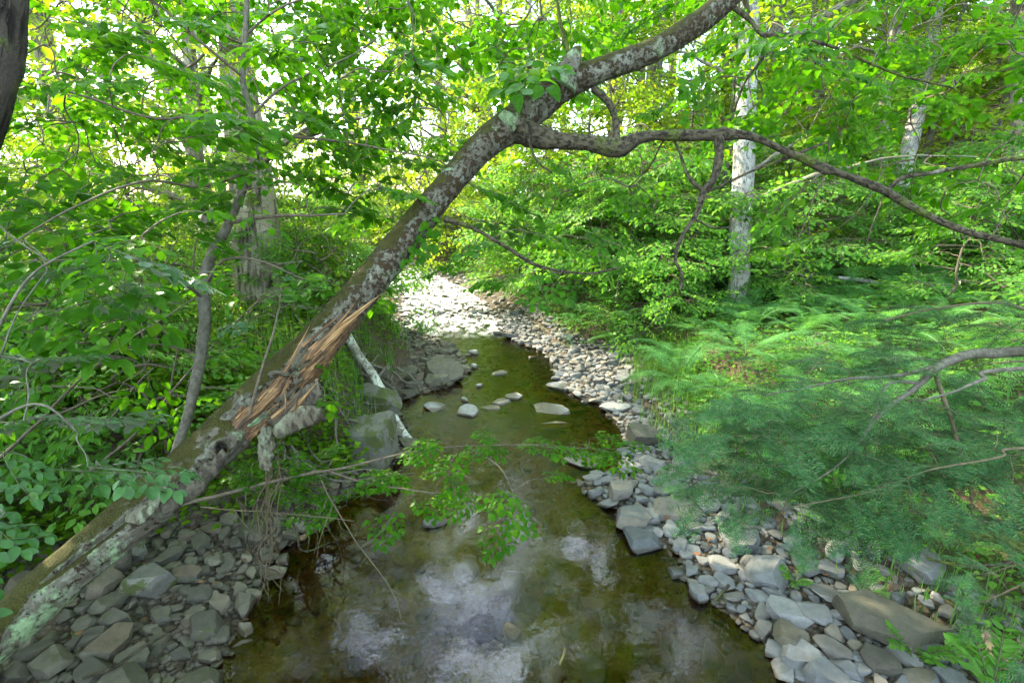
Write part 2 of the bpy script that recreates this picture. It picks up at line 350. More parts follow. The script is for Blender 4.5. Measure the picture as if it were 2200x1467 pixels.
def ground_mat():
    m, N, L, out = nmat('forest_soil')
    ob = N('TexCoord').outputs['Object']
    n1 = noise(N, L, ob, 1.3, 6); n2 = noise(N, L, ob, 35, 5, .65)
    vo = N('TexVoronoi'); vo.inputs['Scale'].default_value = 28; L(ob, vo.inputs['Vector'])
    a = ramp(N, [(.3, (.035, .026, .018)), (.5, (.075, .055, .035)), (.7, (.12, .09, .055))]); L(n2, a.inputs[0])
    gr = ramp(N, [(.2, (.04, .05, .015)), (.8, (.07, .10, .03))]); L(n2, gr.inputs[0])
    gm = ramp(N, [(.47, (0, 0, 0)), (.56, (1, 1, 1))]); L(n1, gm.inputs[0])
    c = mix(N, L, gm.outputs[0], a.outputs[0], gr.outputs[0])
    # gravelly grit near and under the water
    sp = N('SeparateXYZ'); L(ob, sp.inputs[0]); wz = N('MapRange'); wz.inputs['From Min'].default_value = .02; wz.inputs['From Max'].default_value = .3; L(sp.outputs[2], wz.inputs[0])
    gv = N('SeparateColor'); L(vo.outputs['Color'], gv.inputs[0]); gc = ramp(N, [(0, (.07, .055, .035)), (.5, (.13, .11, .08)), (1, (.20, .18, .15))]); L(gv.outputs[0], gc.inputs[0])
    ed = ramp(N, [(.0, (1, 1, 1)), (.55, (.6, .6, .6)), (.9, (.15, .15, .15))]); L(vo.outputs['Distance'], ed.inputs[0]); gcol = mix(N, L, 1., gc.outputs[0], ed.outputs[0], 'MULTIPLY')
    uw = N('MapRange'); uw.inputs['From Min'].default_value = -.03; uw.inputs['From Max'].default_value = 0.0; L(sp.outputs[2], uw.inputs[0])
    silt = ramp(N, [(.3, (.075, .048, .02)), (.7, (.16, .105, .045))]); L(noise(N, L, ob, 18, 5, .6), silt.inputs[0])
    gcol = mix(N, L, uw.outputs[0], silt.outputs[0], gcol)
    c = mix(N, L, wz.outputs[0], gcol, c)
    b = N('BsdfPrincipled'); L(c, b.inputs['Base Color']); b.inputs['Roughness'].default_value = .95; b.inputs['Specular IOR Level'].default_value = .1
    h = mth(N, L, 'SUBTRACT', n2, mth(N, L, 'MULTIPLY', vo.outputs['Distance'], .5)); L(bump(N, L, h, .8, .03), b.inputs['Normal']); L(b.outputs[0], out.inputs[0]); return m
M['ground'] = ground_mat()
def water_mat():
    m, N, L, out = nmat('stream_water')
    ob = N('TexCoord').outputs['Object']; sp = N('SeparateXYZ'); L(ob, sp.inputs[0])
    n1 = noise(N, L, mapping(N, L, ob, (1, .75, 1)), 9, 3, .5, dist=.4); n2 = noise(N, L, mapping(N, L, ob, (1, .8, 1)), 38, 3, .55, dist=.5)
    rif = N('MapRange'); rif.inputs['From Min'].default_value = 3.4; rif.inputs['From Max'].default_value = 7.5; rif.inputs['To Min'].default_value = .085; rif.inputs['To Max'].default_value = 1.0; L(sp.outputs[1], rif.inputs[0])
    rf2 = N('MapRange'); rf2.inputs['From Min'].default_value = 8.2; rf2.inputs['From Max'].default_value = 10.5; rf2.inputs['To Max'].default_value = .6; L(sp.outputs[1], rf2.inputs[0]); rifs = mth(N, L, 'ADD', rif.outputs[0], rf2.outputs[0]); patch = noise(N, L, ob, 1.6, 2); amp = mth(N, L, 'MULTIPLY', rifs, mth(N, L, 'ADD', patch, .35))
    h = mth(N, L, 'MULTIPLY', mth(N, L, 'ADD', mth(N, L, 'MULTIPLY', n1, .9), mth(N, L, 'MULTIPLY', n2, .22)), amp)
    # rings spreading from a few points
    for (x, y) in RINGS:
        d = N('VectorMath', operation='DISTANCE'); d.inputs[1].default_value = (x, y, 0); L(ob, d.inputs[0]); dv = d.outputs['Value']
        wv = mth(N, L, 'MULTIPLY', mth(N, L, 'SINE', mth(N, L, 'MULTIPLY', dv, 200)), .0018)
        fo = N('MapRange'); fo.inputs['From Min'].default_value = .03; fo.inputs['From Max'].default_value = .30; fo.inputs['To Min'].default_value = 1; fo.inputs['To Max'].default_value = 0; L(dv, fo.inputs[0])
        h = mth(N, L, 'ADD', h, mth(N, L, 'MULTIPLY', wv, fo.outputs[0]))
    nr = bump(N, L, h, 1.0, .022)
    gl = N('BsdfGlossy'); gl.inputs['Roughness'].default_value = .015; gl.inputs[0].default_value = (1, 1, 1, 1); L(nr, gl.inputs['Normal'])
    tr = N('BsdfTransparent'); tr.inputs[0].default_value = (.60, .45, .22, 1)
    fr = N('Fresnel'); fr.inputs[0].default_value = 1.42; L(nr, fr.inputs['Normal'])
    mx = N('MixShader'); L(fr.outputs[0], mx.inputs[0]); L(tr.outputs[0], mx.inputs[1]); L(gl.outputs[0], mx.inputs[2]); fm = noise(N, L, mapping(N, L, ob, (1, .55, 1)), 7, 6, .7, dist=.8); fr_ = ramp(N, [(.46, (0, 0, 0)), (.56, (1, 1, 1))]); L(fm, fr_.inputs[0])
    fy = N('MapRange'); fy.inputs['From Min'].default_value = 8.6; fy.inputs['From Max'].default_value = 10.2; L(sp.outputs[1], fy.inputs[0])
    fd = N('BsdfDiffuse'); fd.inputs[0].default_value = (.85, .88, .9, 1); m3 = N('MixShader'); L(mth(N, L, 'MULTIPLY', mth(N, L, 'MULTIPLY', fr_.outputs[0], fy.outputs[0]), .85), m3.inputs[0]); L(mx.outputs[0], m3.inputs[1]); L(fd.outputs[0], m3.inputs[2]); L(m3.outputs[0], out.inputs[0]); return m
RINGS = [tuple(G(945, 1440)[:2])]
M['water'] = water_mat()
# ---------------------------------------------------------------- terrain
def edge(pts, z=0):
    q = np.array([G(a, b, z) for a, b in pts]); return q[:, 1], q[:, 0]
LY, LX = edge([(470, 1467), (530, 1340), (560, 1280), (610, 1180), (690, 1140), (730, 1080), (820, 1020), (870, 985), (880, 930), (860, 890), (850, 862), (960, 835), (1010, 800), (990, 760), (925, 722), (870, 703)])
RY, RX = edge([(1690, 1467), (1630, 1380), (1560, 1320), (1470, 1260), (1455, 1190), (1355, 1150), (1330, 1100), (1255, 1060), (1250, 1035), (1330, 1000), (1345, 960), (1335, 930), (1310, 890), (1285, 870), (1230, 850), (1195, 820), (1190, 790), (1180, 760), (1110, 740), (1085, 715), (1070, 690)])
VY, VX = edge([(2210, 1467), (2080, 1370), (1960, 1290), (1850, 1230), (1690, 1130), (1590, 1050), (1530, 990), (1460, 930), (1410, 880), (1360, 830), (1390, 790), (1330, 755), (1200, 728)], .15)
LY = np.concatenate([[-6, 0], LY, [13, 16, 22, 34]]); LX = np.concatenate([[-.9, -1.1], LX, [-2.8, -5.0, -11, -26]])
RY = np.concatenate([[-6, 0], RY, [13, 16, 22, 34]]); RX = np.concatenate([[2.2, 1.75], RX, [-1.1, -2.5, -7.5, -22]])
VY = np.concatenate([[-6, 0], VY, [13, 16, 22, 34]]); VX = np.concatenate([[3.9, 3.2], VX, [-.5, -1.9, -6.8, -21]])
BLY = [-6, 2.0, 2.6, 3.1, 3.6, 4.3, 5.6, 6.2, 6.8, 7.4, 9, 13, 34]; BLW = [1.6, 1.75, 1.7, 1.3, .45, .2, .2, .45, .7, .7, 1.1, 1.2, .6]
def height(x, y, fine=True):
    x = np.asarray(x, float); y = np.asarray(y, float)
    xl, xr, xv = np.interp(y, LY, LX), np.interp(y, RY, RX), np.interp(y, VY, VX); bl = np.interp(y, BLY, BLW)
    p = np.stack([x, y, 0*x], -1).reshape(-1, 3); nz = fbm(p*.55, 4, 3).reshape(x.shape); nf = fbm(p*3.2, 3, 9).reshape(x.shape)
    dl, dr = xl-x, x-xr; dv = x-xv; ins = np.minimum(-dl, -dr)
    bed = -.03-.24*sstep(ins, 0, .9)+.035*nf
    rgt = .0+.10*np.clip(dr, 0, 3)+.03*nf*sstep(dr, 0, .3)
    rgt = rgt+np.where(dv > 0, .50*sstep(dv, -.1, 1.1)+.10*np.clip(dv-.8, 0, 8)+.14*nz, 0)
    rgt = rgt+.34*np.clip(x-9-.0*y, 0, 60)+.10*np.clip(y-16, 0, 60)*sstep(x, 2, 10)
    lft = .11*np.clip(dl, 0, bl)+.03*nf*sstep(dl, 0, .3)+.85*sstep(dl-bl, -.05, .75)+.16*nz*sstep(dl-bl, 0, .8)+.03*np.clip(dl-bl, 0, 12)
    h = np.where(ins > 0, bed, np.where(dr > 0, rgt, lft))
    return h
def axis(a, b, c, n, dens):
    t = np.linspace(-1, 1, n); s = np.sinh(t*dens)/math.sinh(dens)
    return np.where(s < 0, c+s*(c-a), c+s*(b-c))
gx = axis(-90, 90, 0.2, 420, 4.2); gy = axis(-25, 140, 4.0, 460, 4.0)
X, Y = np.meshgrid(gx, gy, indexing='ij'); Z = height(X, Y)
nx, ny = X.shape; ii = (np.arange(nx-1)[:, None]*ny+np.arange(ny-1)[None]).ravel()
g = MB().add(np.stack([X, Y, Z], -1).reshape(-1, 3), np.stack([ii, ii+ny, ii+ny+1, ii+1], 1)).build('ground', M['ground']); tag(g, 'dark leaf littered soil of the stream banks and gravelly bed', kind='structure')
yy = np.concatenate([np.linspace(-6, 12, 60), np.linspace(12.5, 34, 30)]); xl, xr = np.interp(yy, LY, LX)-.7, np.interp(yy, RY, RX)+.7
V = np.concatenate([np.stack([xl+(xr-xl)*k/6, yy, 0*yy], 1) for k in range(7)]); n = len(yy); jj = np.arange(n-1)
F = np.concatenate([np.stack([k*n+jj, (k+1)*n+jj, (k+1)*n+jj+1, k*n+jj+1], 1) for k in range(6)])
wt = MB().add(V, F).build('water', M['water']); tag(wt, 'shallow clear stream water reflecting green canopy and blue sky', kind='structure')
# ---------------------------------------------------------------- stones
def ico(level):
    import bmesh
    bm = bmesh.new(); bmesh.ops.create_icosphere(bm, subdivisions=level, radius=1)
    V = np.array([v.co[:] for v in bm.verts]); F = np.array([[v.index for v in f.verts] for f in bm.faces]); bm.free(); return V, F
ICO = {k: ico(k) for k in (2, 3, 4, 5)}
def stone_shape(seed, level=4, flat=.38, cuts=13, sharp=.55, elong=.72):
    r = np.random.default_rng(seed); V, F = ICO[level]; V = V.copy()*1.0
    dirs = norm(r.normal(size=(cuts, 3))*np.array([1, 1, .5])); offs = r.uniform(sharp, .84, cuts)
    dirs = np.vstack([dirs, [norm(np.array([r.normal()*.12, r.normal()*.12, 1])), norm(np.array([r.normal()*.15, r.normal()*.15, -1]))]]); offs = np.append(offs, [r.uniform(.42, .6), .5])
    for _ in range(2):
        for d, o in zip(dirs, offs):
            s = V@d-o; V = V-np.where(s > 0, s*.99, 0)[:, None]*d
    V = V*(1+.035*fbm(V*1.7+seed, 3, seed)[:, None]+.010*fbm(V*7+seed, 3, seed)[:, None])
    V = V/np.abs(V).max(0); V = V*np.array([1, r.uniform(elong-.18, elong+.14), flat*r.uniform(.6, 1.25)]); return V*.5, F
def smesh(seed, mat, **k):
    V, F = stone_shape(seed, **k); mb = MB().add(V, F); mb.sharp = R(24); return mb.mesh('stone', mat)
SV = {'stone': [smesh(i, M['stone']) for i in range(22)], 'stone_tan': [smesh(50+i, M['stone_tan'], flat=.5) for i in range(14)]}
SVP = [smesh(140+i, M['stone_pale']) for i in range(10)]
PEB = [stone_shape(100+i, 2, flat=.5, cuts=6) for i in range(10)]
def inside_bar(x, y, side, m=0.0):
    if side == 'R': return (x > np.interp(y, RY, RX)-.02-m) & (x < np.interp(y, VY, VX)+.28)
    d = np.interp(y, LY, LX)-x; return (d > -.03-m) & (d < np.interp(y, BLY, BLW)+.15)
placed = []     # x, y, r
GRID = {}
def can(x, y, r, ov):
    cx, cy_ = int(x//.5), int(y//.5)
    for a in (-1, 0, 1):
        for b in (-1, 0, 1):
            for (X_, Y_, R_) in GRID.get((cx+a, cy_+b), ()):
                if (x-X_)**2+(y-Y_)**2 < ((r+R_)*ov)**2: return False
    return True
def put(x, y, r): GRID.setdefault((int(x//.5), int(y//.5)), []).append((x, y, r))
# stones one can point at: px, py, width px, height/width of the outline, rotation, thickness, colour key, label
HERO = [
 (1900, 1345, 235, .55, -.38, .24, 'stone_tan', 'largest flat pale brown slab lying on the lower right of the gravel bar'),
 (1645, 1232, 78, .75, -.4, .5, 'stone', 'pointed grey block with a flat bright top on the gravel near the water'),
 (1385, 1160, 88, .62, -.3, .38, 'stone', 'smooth pale oval stone half in the water at the edge of the gravel bar'),
 (1360, 1118, 80, .8, .9, .45, 'stone', 'rounded grey stone behind the smooth oval stone at the water edge'),
 (1398, 1110, 50, .7, 1.2, .5, 'stone', 'grey angular stone wedged between the round stone and the gravel'),
 (1332, 1062, 50, .9, .2, .8, 'stone', 'dark grey round stone standing at the near tip of the gravel spur'),
 (1452, 1095, 110, .5, -.2, .2, 'stone', 'broad flat grey slab in the middle of the gravel bar'),
 (1255, 995, 72, .6, -.2, .35, 'stone', 'flat pale grey slab in the water off the gravel spur'),
 (1298, 961, 30, .7, .1, .6, 'stone', 'small pale stone alone in the water beside the gravel bar'),
 (1380, 945, 66, .75, .1, .55, 'stone_tan', 'brownish domed boulder on the gravel beside the green grass'),
 (1184, 888, 68, .6, -.4, .3, 'stone', 'pale brownish pointed slab resting mid stream'),
 (1192, 917, 66, .25, -.05, .25, 'stone', 'narrow flat pale slab lying level with the water mid stream'),
 (1058, 880, 40, .6, .1, .45, 'stone', 'pale flat stone at the left end of the mid stream row'),
 (1078, 870, 36, .7, .4, .6, 'stone', 'second pale stone of the mid stream row'),
 (1104, 858, 30, .7, -.4, .7, 'stone', 'pale block at the upper end of the mid stream row'),
 (1122, 864, 20, .7, .4, .6, 'stone', 'small pale stone right of the mid stream row'),
 (939, 880, 44, .7, .1, .55, 'stone', 'squarish pale stone in the water below the left bank'),
 (1000, 892, 42, .9, .4, .7, 'stone', 'upright wedge of pale stone in the stream left of centre'),
 (940, 822, 50, .75, .2, .5, 'stone_tan', 'grey brown stone below the large flat rock at the left bank'),
 (954, 806, 78, .7, .2, .45, 'stone_tan', 'large flat topped mossy rock on the left bank beyond the dead pole'),
 (1073, 806, 40, .5, .1, .4, 'stone', 'dark flat stone in the riffle'),
 (1105, 795, 18, .6, .1, .5, 'stone', 'small dark stone in the riffle right of the dark flat stone'),
 (1205, 832, 50, .6, .1, .4, 'stone', 'pale stone at the far end of the gravel edge'),
 (1240, 882, 24, .6, .1, .5, 'stone', 'little pale stone between the mid stream slab and the gravel bar'),
 (1085, 1063, 62, .35, 0, .18, 'stone', 'thin blue grey slab just breaking the dark water surface'),
 (936, 1133, 52, .42, .1, .5, 'stone', 'dark wet brick shaped stone alone in the deep water'),
 (1100, 1366, 46, .5, -.9, .6, 'stone', 'dark leaf shaped wet stone standing in the sky reflection'),
 (1090, 1448, 14, .8, 0, .6, 'stone', 'tiny dark stone poking out of the water at the bottom'),
 (1720, 1410, 80, .75, .8, .5, 'stone', 'tall light grey block at the lower right water edge'),
 (1790, 1395, 70, .5, -.8, .45, 'stone', 'long grey slab left of the largest pale brown slab'),
 (1690, 1370, 62, .8, .3, .6, 'stone_tan', 'reddish brown rounded stone at the water edge of the gravel'),
 (1640, 1350, 45, .6, 1.2, .5, 'stone', 'narrow upright grey stone in the shallow edge of the water'),
 (1690, 1310, 95, .55, -.5, .3, 'stone', 'long flat grey slab above the reddish brown stone'),
 (1755, 1318, 80, .6, -.6, .28, 'stone', 'flat grey slab touching the tip of the largest pale brown slab'),
 (1890, 1425, 60, .9, .2, .7, 'stone_tan', 'squarish tan block below the largest pale brown slab'),
 (1950, 1415, 70, .4, -.7, .4, 'stone', 'blue grey blade of stone leaning beside the squarish tan block'),
 (2000, 1400, 55, .7, -.5, .5, 'stone', 'grey block off the right end of the largest pale brown slab'),
 (1780, 1460, 90, .7, .1, .5, 'stone', 'broad pale stone cut by the bottom edge of the photo right of the water'),
 (1545, 1322, 50, .5, -.1, .35, 'stone', 'flat wet slab in the shallows left of the twig'),
 (1500, 1272, 42, .8, .5, .6, 'stone', 'grey round stone where the water meets the gravel below the oval stone'),
 (1455, 1235, 42, .75, .4, .6, 'stone', 'blue grey stone in the water below the smooth oval stone'),
 (1320, 875, 60, .35, .05, .25, 'stone', 'flat pale bedrock slab at the far part of the gravel bar'),
 (1405, 1000, 60, .55, -.8, .35, 'stone', 'long pale slab pointing down the gravel beside the brown domed boulder'),
 (795, 955, 115, .85, .2, .75, 'stone_moss', 'big grey mossy boulder among roots at the foot of the left bank'),
 (815, 890, 85, 1, .6, .9, 'stone_moss', 'upright mossy boulder behind the dead speckled pole'),
 (235, 1390, 100, .8, -.1, .4, 'stone_tan', 'broad flat olive stone in the shaded gravel at lower left'),
 (245, 1335, 80, .4, -.05, .5, 'stone_tan', 'oblong brick like stone above the broad flat olive stone'),
 (345, 1322, 50, .8, .3, .5, 'stone_tan', 'pentagonal flat stone right of the oblong brick like stone'),
 (470, 1298, 55, .8, .2, .6, 'stone_tan', 'pale olive stone at the left water edge'),
 (475, 1365, 45, .9, .7, .6, 'stone_tan', 'pale olive stone at the left water edge nearer the bottom'),
 (405, 1153, 46, .8, .5, .6, 'stone_tan', 'round olive stone just below the leaning trunk'),
 (455, 1138, 56, .5, -.1, .5, 'stone_tan', 'wedge of pale stone on the dark gravel below the trunk'),
 (490, 1115, 50, .9, .9, .6, 'stone_tan', 'slanting stone behind the wedge of pale stone below the trunk'),
 (505, 1168, 38, .6, .1, .6, 'stone_tan', 'flat topped pale stone near the hanging rootlets'),
 (575, 1200, 34, .5, .0, .7, 'stone_tan', 'small mushroom shaped pale stone under the hanging rootlets'),
 (325, 1262, 110, .7, .3, .7, 'stone_moss', 'large dark mossy boulder in the shaded gravel'),
 (290, 1190, 60, .7, .3, .7, 'stone_moss', 'dark mossy stone right under the leaning trunk'),
 (515, 1265, 36, .9, .8, .6, 'stone_tan', 'pale block at the left water edge above the olive stone'),
 (110, 1430, 100, .7, .3, .5, 'stone_tan', 'dark olive boulder near the lower left corner'),
 (200, 1450, 90, .6, .1, .5, 'stone_tan', 'broad olive stone cut by the bottom edge at lower left'),
 (290, 1420, 80, .8, .9, .6, 'stone_tan', 'humped olive stone at the bottom of the left gravel'),
]
k = 0
for (px, py, wpx, asp, rot, th, key, lab) in HERO:
    z0 = 0.0
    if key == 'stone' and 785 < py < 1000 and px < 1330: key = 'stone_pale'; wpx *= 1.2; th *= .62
    for _ in range(4):
        c = G(px, py, z0); z0 = max(-.06, float(height(c[0], c[1])))+.02
    wd = wpx*depth_of(c)/FPX*(1.12 if px > 600 else .92); k += 1
    V, F = stone_shape(900+k*7, 5, flat=1., cuts=12, sharp=.56, elong=.9)
    V = V/np.abs(V).max(0)*.5; d_ = asp*1.35; V = V*np.array([wd, wd*min(d_, 1.1), wd*th])
    mb = MB().add(V, F); mb.sharp = R(20); o = mb.build('boulder' if 'boulder' in lab else 'stone', M[key])
    o.location = (c[0], c[1], max(float(height(c[0], c[1])), -.05)+wd*th*(.30 if wpx < 200 else .36)); o.rotation_euler = (rng.uniform(-.08, .1), rng.uniform(-.1, .1), rot)
    tag(o, lab, 'boulder' if 'boulder' in lab else 'stone'); put(c[0], c[1], wd*.42)
cand = []
def scatter(side, y0, y1, rs, tries, key, ov=.74):
    for r in rs:
        for _ in range(tries[r]):
            y = rng.uniform(y0, y1); x = rng.uniform(-4.2, 4.2)
            if not inside_bar(np.array(x), np.array(y), side): continue
            rr = r*rng.uniform(.8, 1.25)
            if can(x, y, rr, ov): put(x, y, rr); cand.append((x, y, rr, key))
scatter('R', 1.2, 10.5, [.12, .085, .06, .04, .028], {.12: 60, .085: 900, .06: 7000, .04: 20000, .028: 22000}, 'stone', .66)
scatter('L', 1.0, 10, [.13, .085, .055, .035], {.13: 150, .085: 1200, .055: 5000, .035: 16000}, 'stone_tan', .68)
# far gravel beside the sunny water
cand.sort(key=lambda c: -c[2]/math.hypot(c[0], c[1], 2.4))
GRP = {'stone': ('plain grey stone among many on the right gravel bar', 'grey stones of the right gravel bar'),
       'stone_tan': ('plain olive stone among many in the left bank gravel', 'olive stones of the left bank gravel')}
def zone(x, y, key):
    if key == 'stone':
        n_ = 'round the largest pale brown slab on the right gravel' if y < 2.9 else 'in the right gravel between the pointed block and the smooth oval stone' if y < 3.7 else 'in the gravel spur below the brownish domed boulder' if y < 4.9 else 'in the narrow gravel beside the mid stream stones' if y < 6.6 else 'in the far pale end of the right gravel'
        return 'plain grey stone '+n_, 'stone', 'grey stones '+n_
    n_ = 'at the front of the left gravel' if y < 2.5 else 'in the left gravel under the leaning trunk' if y < 3.6 else 'on the shaded shore among the left bank roots' if y < 5.4 else 'round the large flat mossy rock of the left bank'
    return 'plain olive stone '+n_, 'stone', 'olive stones '+n_
for i, (x, y, r, key) in enumerate(cand[:240]):
    o = link('stone', SV[key][rng.integers(len(SV[key]))]); s = r*2.4
    o.scale = (s, s, s*rng.uniform(.8, 1.3)); o.rotation_euler = (rng.normal()*.13, rng.normal()*.13, rng.uniform(0, 6.3))
    o.location = (x, y, float(height(x, y))+r*.28); tag(o, *zone(x, y, key))
def pebbles(items, key, name, label, lev=3):
    lib = [stone_shape(300+i, lev, flat=.5, cuts=7) for i in range(12)] if lev == 3 else PEB
    mb = MB(); idx = rng.integers(0, len(lib), len(items)); it = np.array(items)
    for k in range(len(lib)):
        q = it[idx == k]
        if not len(q): continue
        n = len(q); a = rng.uniform(0, 6.3, n); up = norm(np.stack([rng.normal(size=n)*.18, rng.normal(size=n)*.18, np.ones(n)], 1))
        Rm = frames(np.stack([np.cos(a), np.sin(a), 0*a], 1), up); V, F = inst(lib[k][0], [lib[k][1]], Rm, q[:, :3], q[:, 3:4]*2.3); mb.add(V, F)
    return tag(mb.build(name, M[key]), label, kind='stuff')
for key in ('stone', 'stone_tan'):
    rest = [(x, y, float(height(x, y))+r*.25, r) for x, y, r, kk in cand[240:] if kk == key]
    small = []
    for _ in range(16000):
        side = 'R' if key == 'stone' else 'L'
        y = rng.uniform(1.2, 8); x = rng.uniform(-3.6, 3.6); r = rng.uniform(.010, .024)
        if inside_bar(np.array(x), np.array(y), side, .1): small.append((x, y, 0, r))
    sm = np.array(small); sm[:, 2] = height(sm[:, 0], sm[:, 1])+sm[:, 3]*.4
    pebbles(rest, key, 'gravel', 'mixed smaller stones filling the %s gravel' % ('right' if key == 'stone' else 'left'))
    pebbles(sm.tolist(), key, 'fine_gravel', 'fine pebbles between the stones of the %s bank' % ('right' if key == 'stone' else 'left'), 2)
bedc = []
for _ in range(9000):
    y = rng.uniform(1.3, 10); x = rng.uniform(-2.6, 2.6); r = float(rng.choice([.05, .035, .07, .10, .02, .02], p=[.22, .18, .18, .12, .15, .15]))*rng.uniform(.7, 1.3)
    if np.interp(y, LY, LX)-.05 < x < np.interp(y, RY, RX)+.05 and can(x, y, r, .8):
        put(x, y, r); hh = float(height(x, y))
        bedc.append((x, y, min(hh+r*.15, -.012-r*.42) if r > .05 else hh+r*.2, r))
pebbles(bedc, 'stone_bed', 'streambed_gravel', 'brown submerged stones covering the stream bed')
fg = []
for _ in range(2600):
    y = rng.uniform(9.6, 18); x = rng.uniform(-8, 1.5); a_, b_ = np.interp(y, LY, LX), np.interp(y, RY, RX)
    dd = max(a_-x, x-b_)
    if -.35 < dd < (.9 if x < a_ else .6) and rng.random() < (.8 if dd > -.05 else .03): r = rng.uniform(.03, .09); fg.append((x, y, max(float(height(x, y)), -.03)+r*.25, r))
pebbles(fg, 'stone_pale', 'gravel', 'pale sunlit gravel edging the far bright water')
# stones poking out of the riffle
rf = 0
for _ in range(900):
    y = rng.uniform(5.0, 11); x = rng.uniform(-3, 2)
    if rf < 75 and np.interp(y, LY, LX) < x < np.interp(y, RY, RX) and can(x, y, .05, .9) and fbm(np.array([[x*1.3, y*1.3, 0]]), 2, 5)[0] > (.0 if y < 7 else -.15):
        r = rng.uniform(.035, .10); put(x, y, r*1.2); rf += 1; o = link('stone', SVP[rng.integers(10)]); s = r*2.4
        o.scale = (s, s, s*1.2); o.rotation_euler = (rng.normal()*.1, rng.normal()*.1, rng.uniform(0, 6.3)); o.location = (x, y, r*.12)
        tag(o, 'small stone breaking the surface of the riffle', 'stone', 'stones breaking the surface of the riffle')
# ---------------------------------------------------------------- leaves and sprays
def leaf_hi():
    xs = np.array([.12, .3, .5, .72, .9]); ws = np.array([.17, .285, .30, .215, .085])
    mid = [(x, 0, .04*math.sin(x*3)-.10*x*x) for x in np.concatenate([[0], xs, [1.0]])]
    Lf = [(x+.03, w_, .07*w_/.3-.10*x*x+.015) for x, w_ in zip(xs, ws)]; Rt = [(x+.03, -w_, .07*w_/.3-.10*x*x+.015) for x, w_ in zip(xs, ws)]
    V = np.array(mid+Lf+Rt); q = []; t = []
    for b, sgn in ((7, 1), (12, -1)):
        def fq(*a): return a if sgn > 0 else a[::-1]
        t.append(fq(0, 1, b)); t.append(fq(5, 6, b+4))
        for i in range(4): q.append(fq(1+i, 2+i, b+i+1, b+i))
    return V, [np.array(q), np.array(t)]
def leaf_lo(wd=.27):
    V = np.array([(0, 0, 0), (.3, wd, .02), (.68, wd*.82, .0), (1, 0, -.11), (.68, -wd*.82, .0), (.3, -wd, .02), ])
    return V, [np.array([(0, 3, 2, 1), (0, 5, 4, 3)])]
LH, LL = leaf_hi(), leaf_lo()
LM = leaf_lo(.36)
def make_spray(seed, Ln=.5, leaf=.075, step=.05, tw=.55, sub=.034, droop=.25):
    """flat leafy branchlet along +X: leaf frames, positions, sizes and 3-sided twigs"""
    r = np.random.default_rng(seed); D = []; U = []; Pp = []; S = []; tb = MB()
    def axis_(p0, d0, L_, rad, lv):
        n = max(3, int(L_/(step if lv == 0 else sub))); p = np.array(p0, float); d = norm(np.array(d0, float)); pts = [p.copy()]; side = 1 if r.random() < .5 else -1
        for i in range(n):
            d = norm(d+np.array([0, 0, -droop*.10])+r.normal(size=3)*np.array([.05, .07, .03])); p = p+d*L_/n; pts.append(p.copy()); side = -side
            lat = norm(np.cross([0, 0, 1], d))*side; f = (i+1)/n
            if lv == 0 and f < .85:
                axis_(p, d*.75+lat*r.uniform(.6, .95)+[0, 0, r.normal()*.08], L_*tw*(1-.62*f)*r.uniform(.7, 1.15), rad*.5, 1)
            if lv == 1 or f > .5 or r.random() < .4:
                ld_ = norm(d*.7+lat*r.uniform(.6, 1.0)+np.array([0, 0, r.uniform(-.45, .05)])); D.append(ld_); U.append(norm(np.array([0, 0, 1])+r.normal(size=3)*.28)); Pp.append(p+ld_*.006); S.append(leaf*r.uniform(.65, 1.12)*(1-.2*(f > .9)))
        D.append(norm(d+[0, 0, -.25])); U.append(np.array([0, 0, 1.])); Pp.append(p); S.append(leaf*r.uniform(.8, 1.1))
        V, F, _ = tube(np.array(pts), np.linspace(rad, rad*.45, len(pts)), 3, cap=False); tb.add(V, F)
    axis_((0, 0, 0), (1, 0, .05), Ln, .0028, 0)
    return frames(np.array(D), np.array(U)), np.array(Pp), np.array(S), np.concatenate(tb.V), np.concatenate(tb.F)
SPR = [make_spray(i, Ln=.46, leaf=.086) for i in range(8)]                      # elm like, near
SPRM = [make_spray(20+i, Ln=.62, leaf=.085, step=.07, sub=.05) for i in range(6)]  # beech like, middle distance
SPRF = [make_spray(40+i, Ln=1.1, leaf=.17, step=.15, sub=.12, tw=.5) for i in range(5)]  # far crowns, fewer and larger leaves
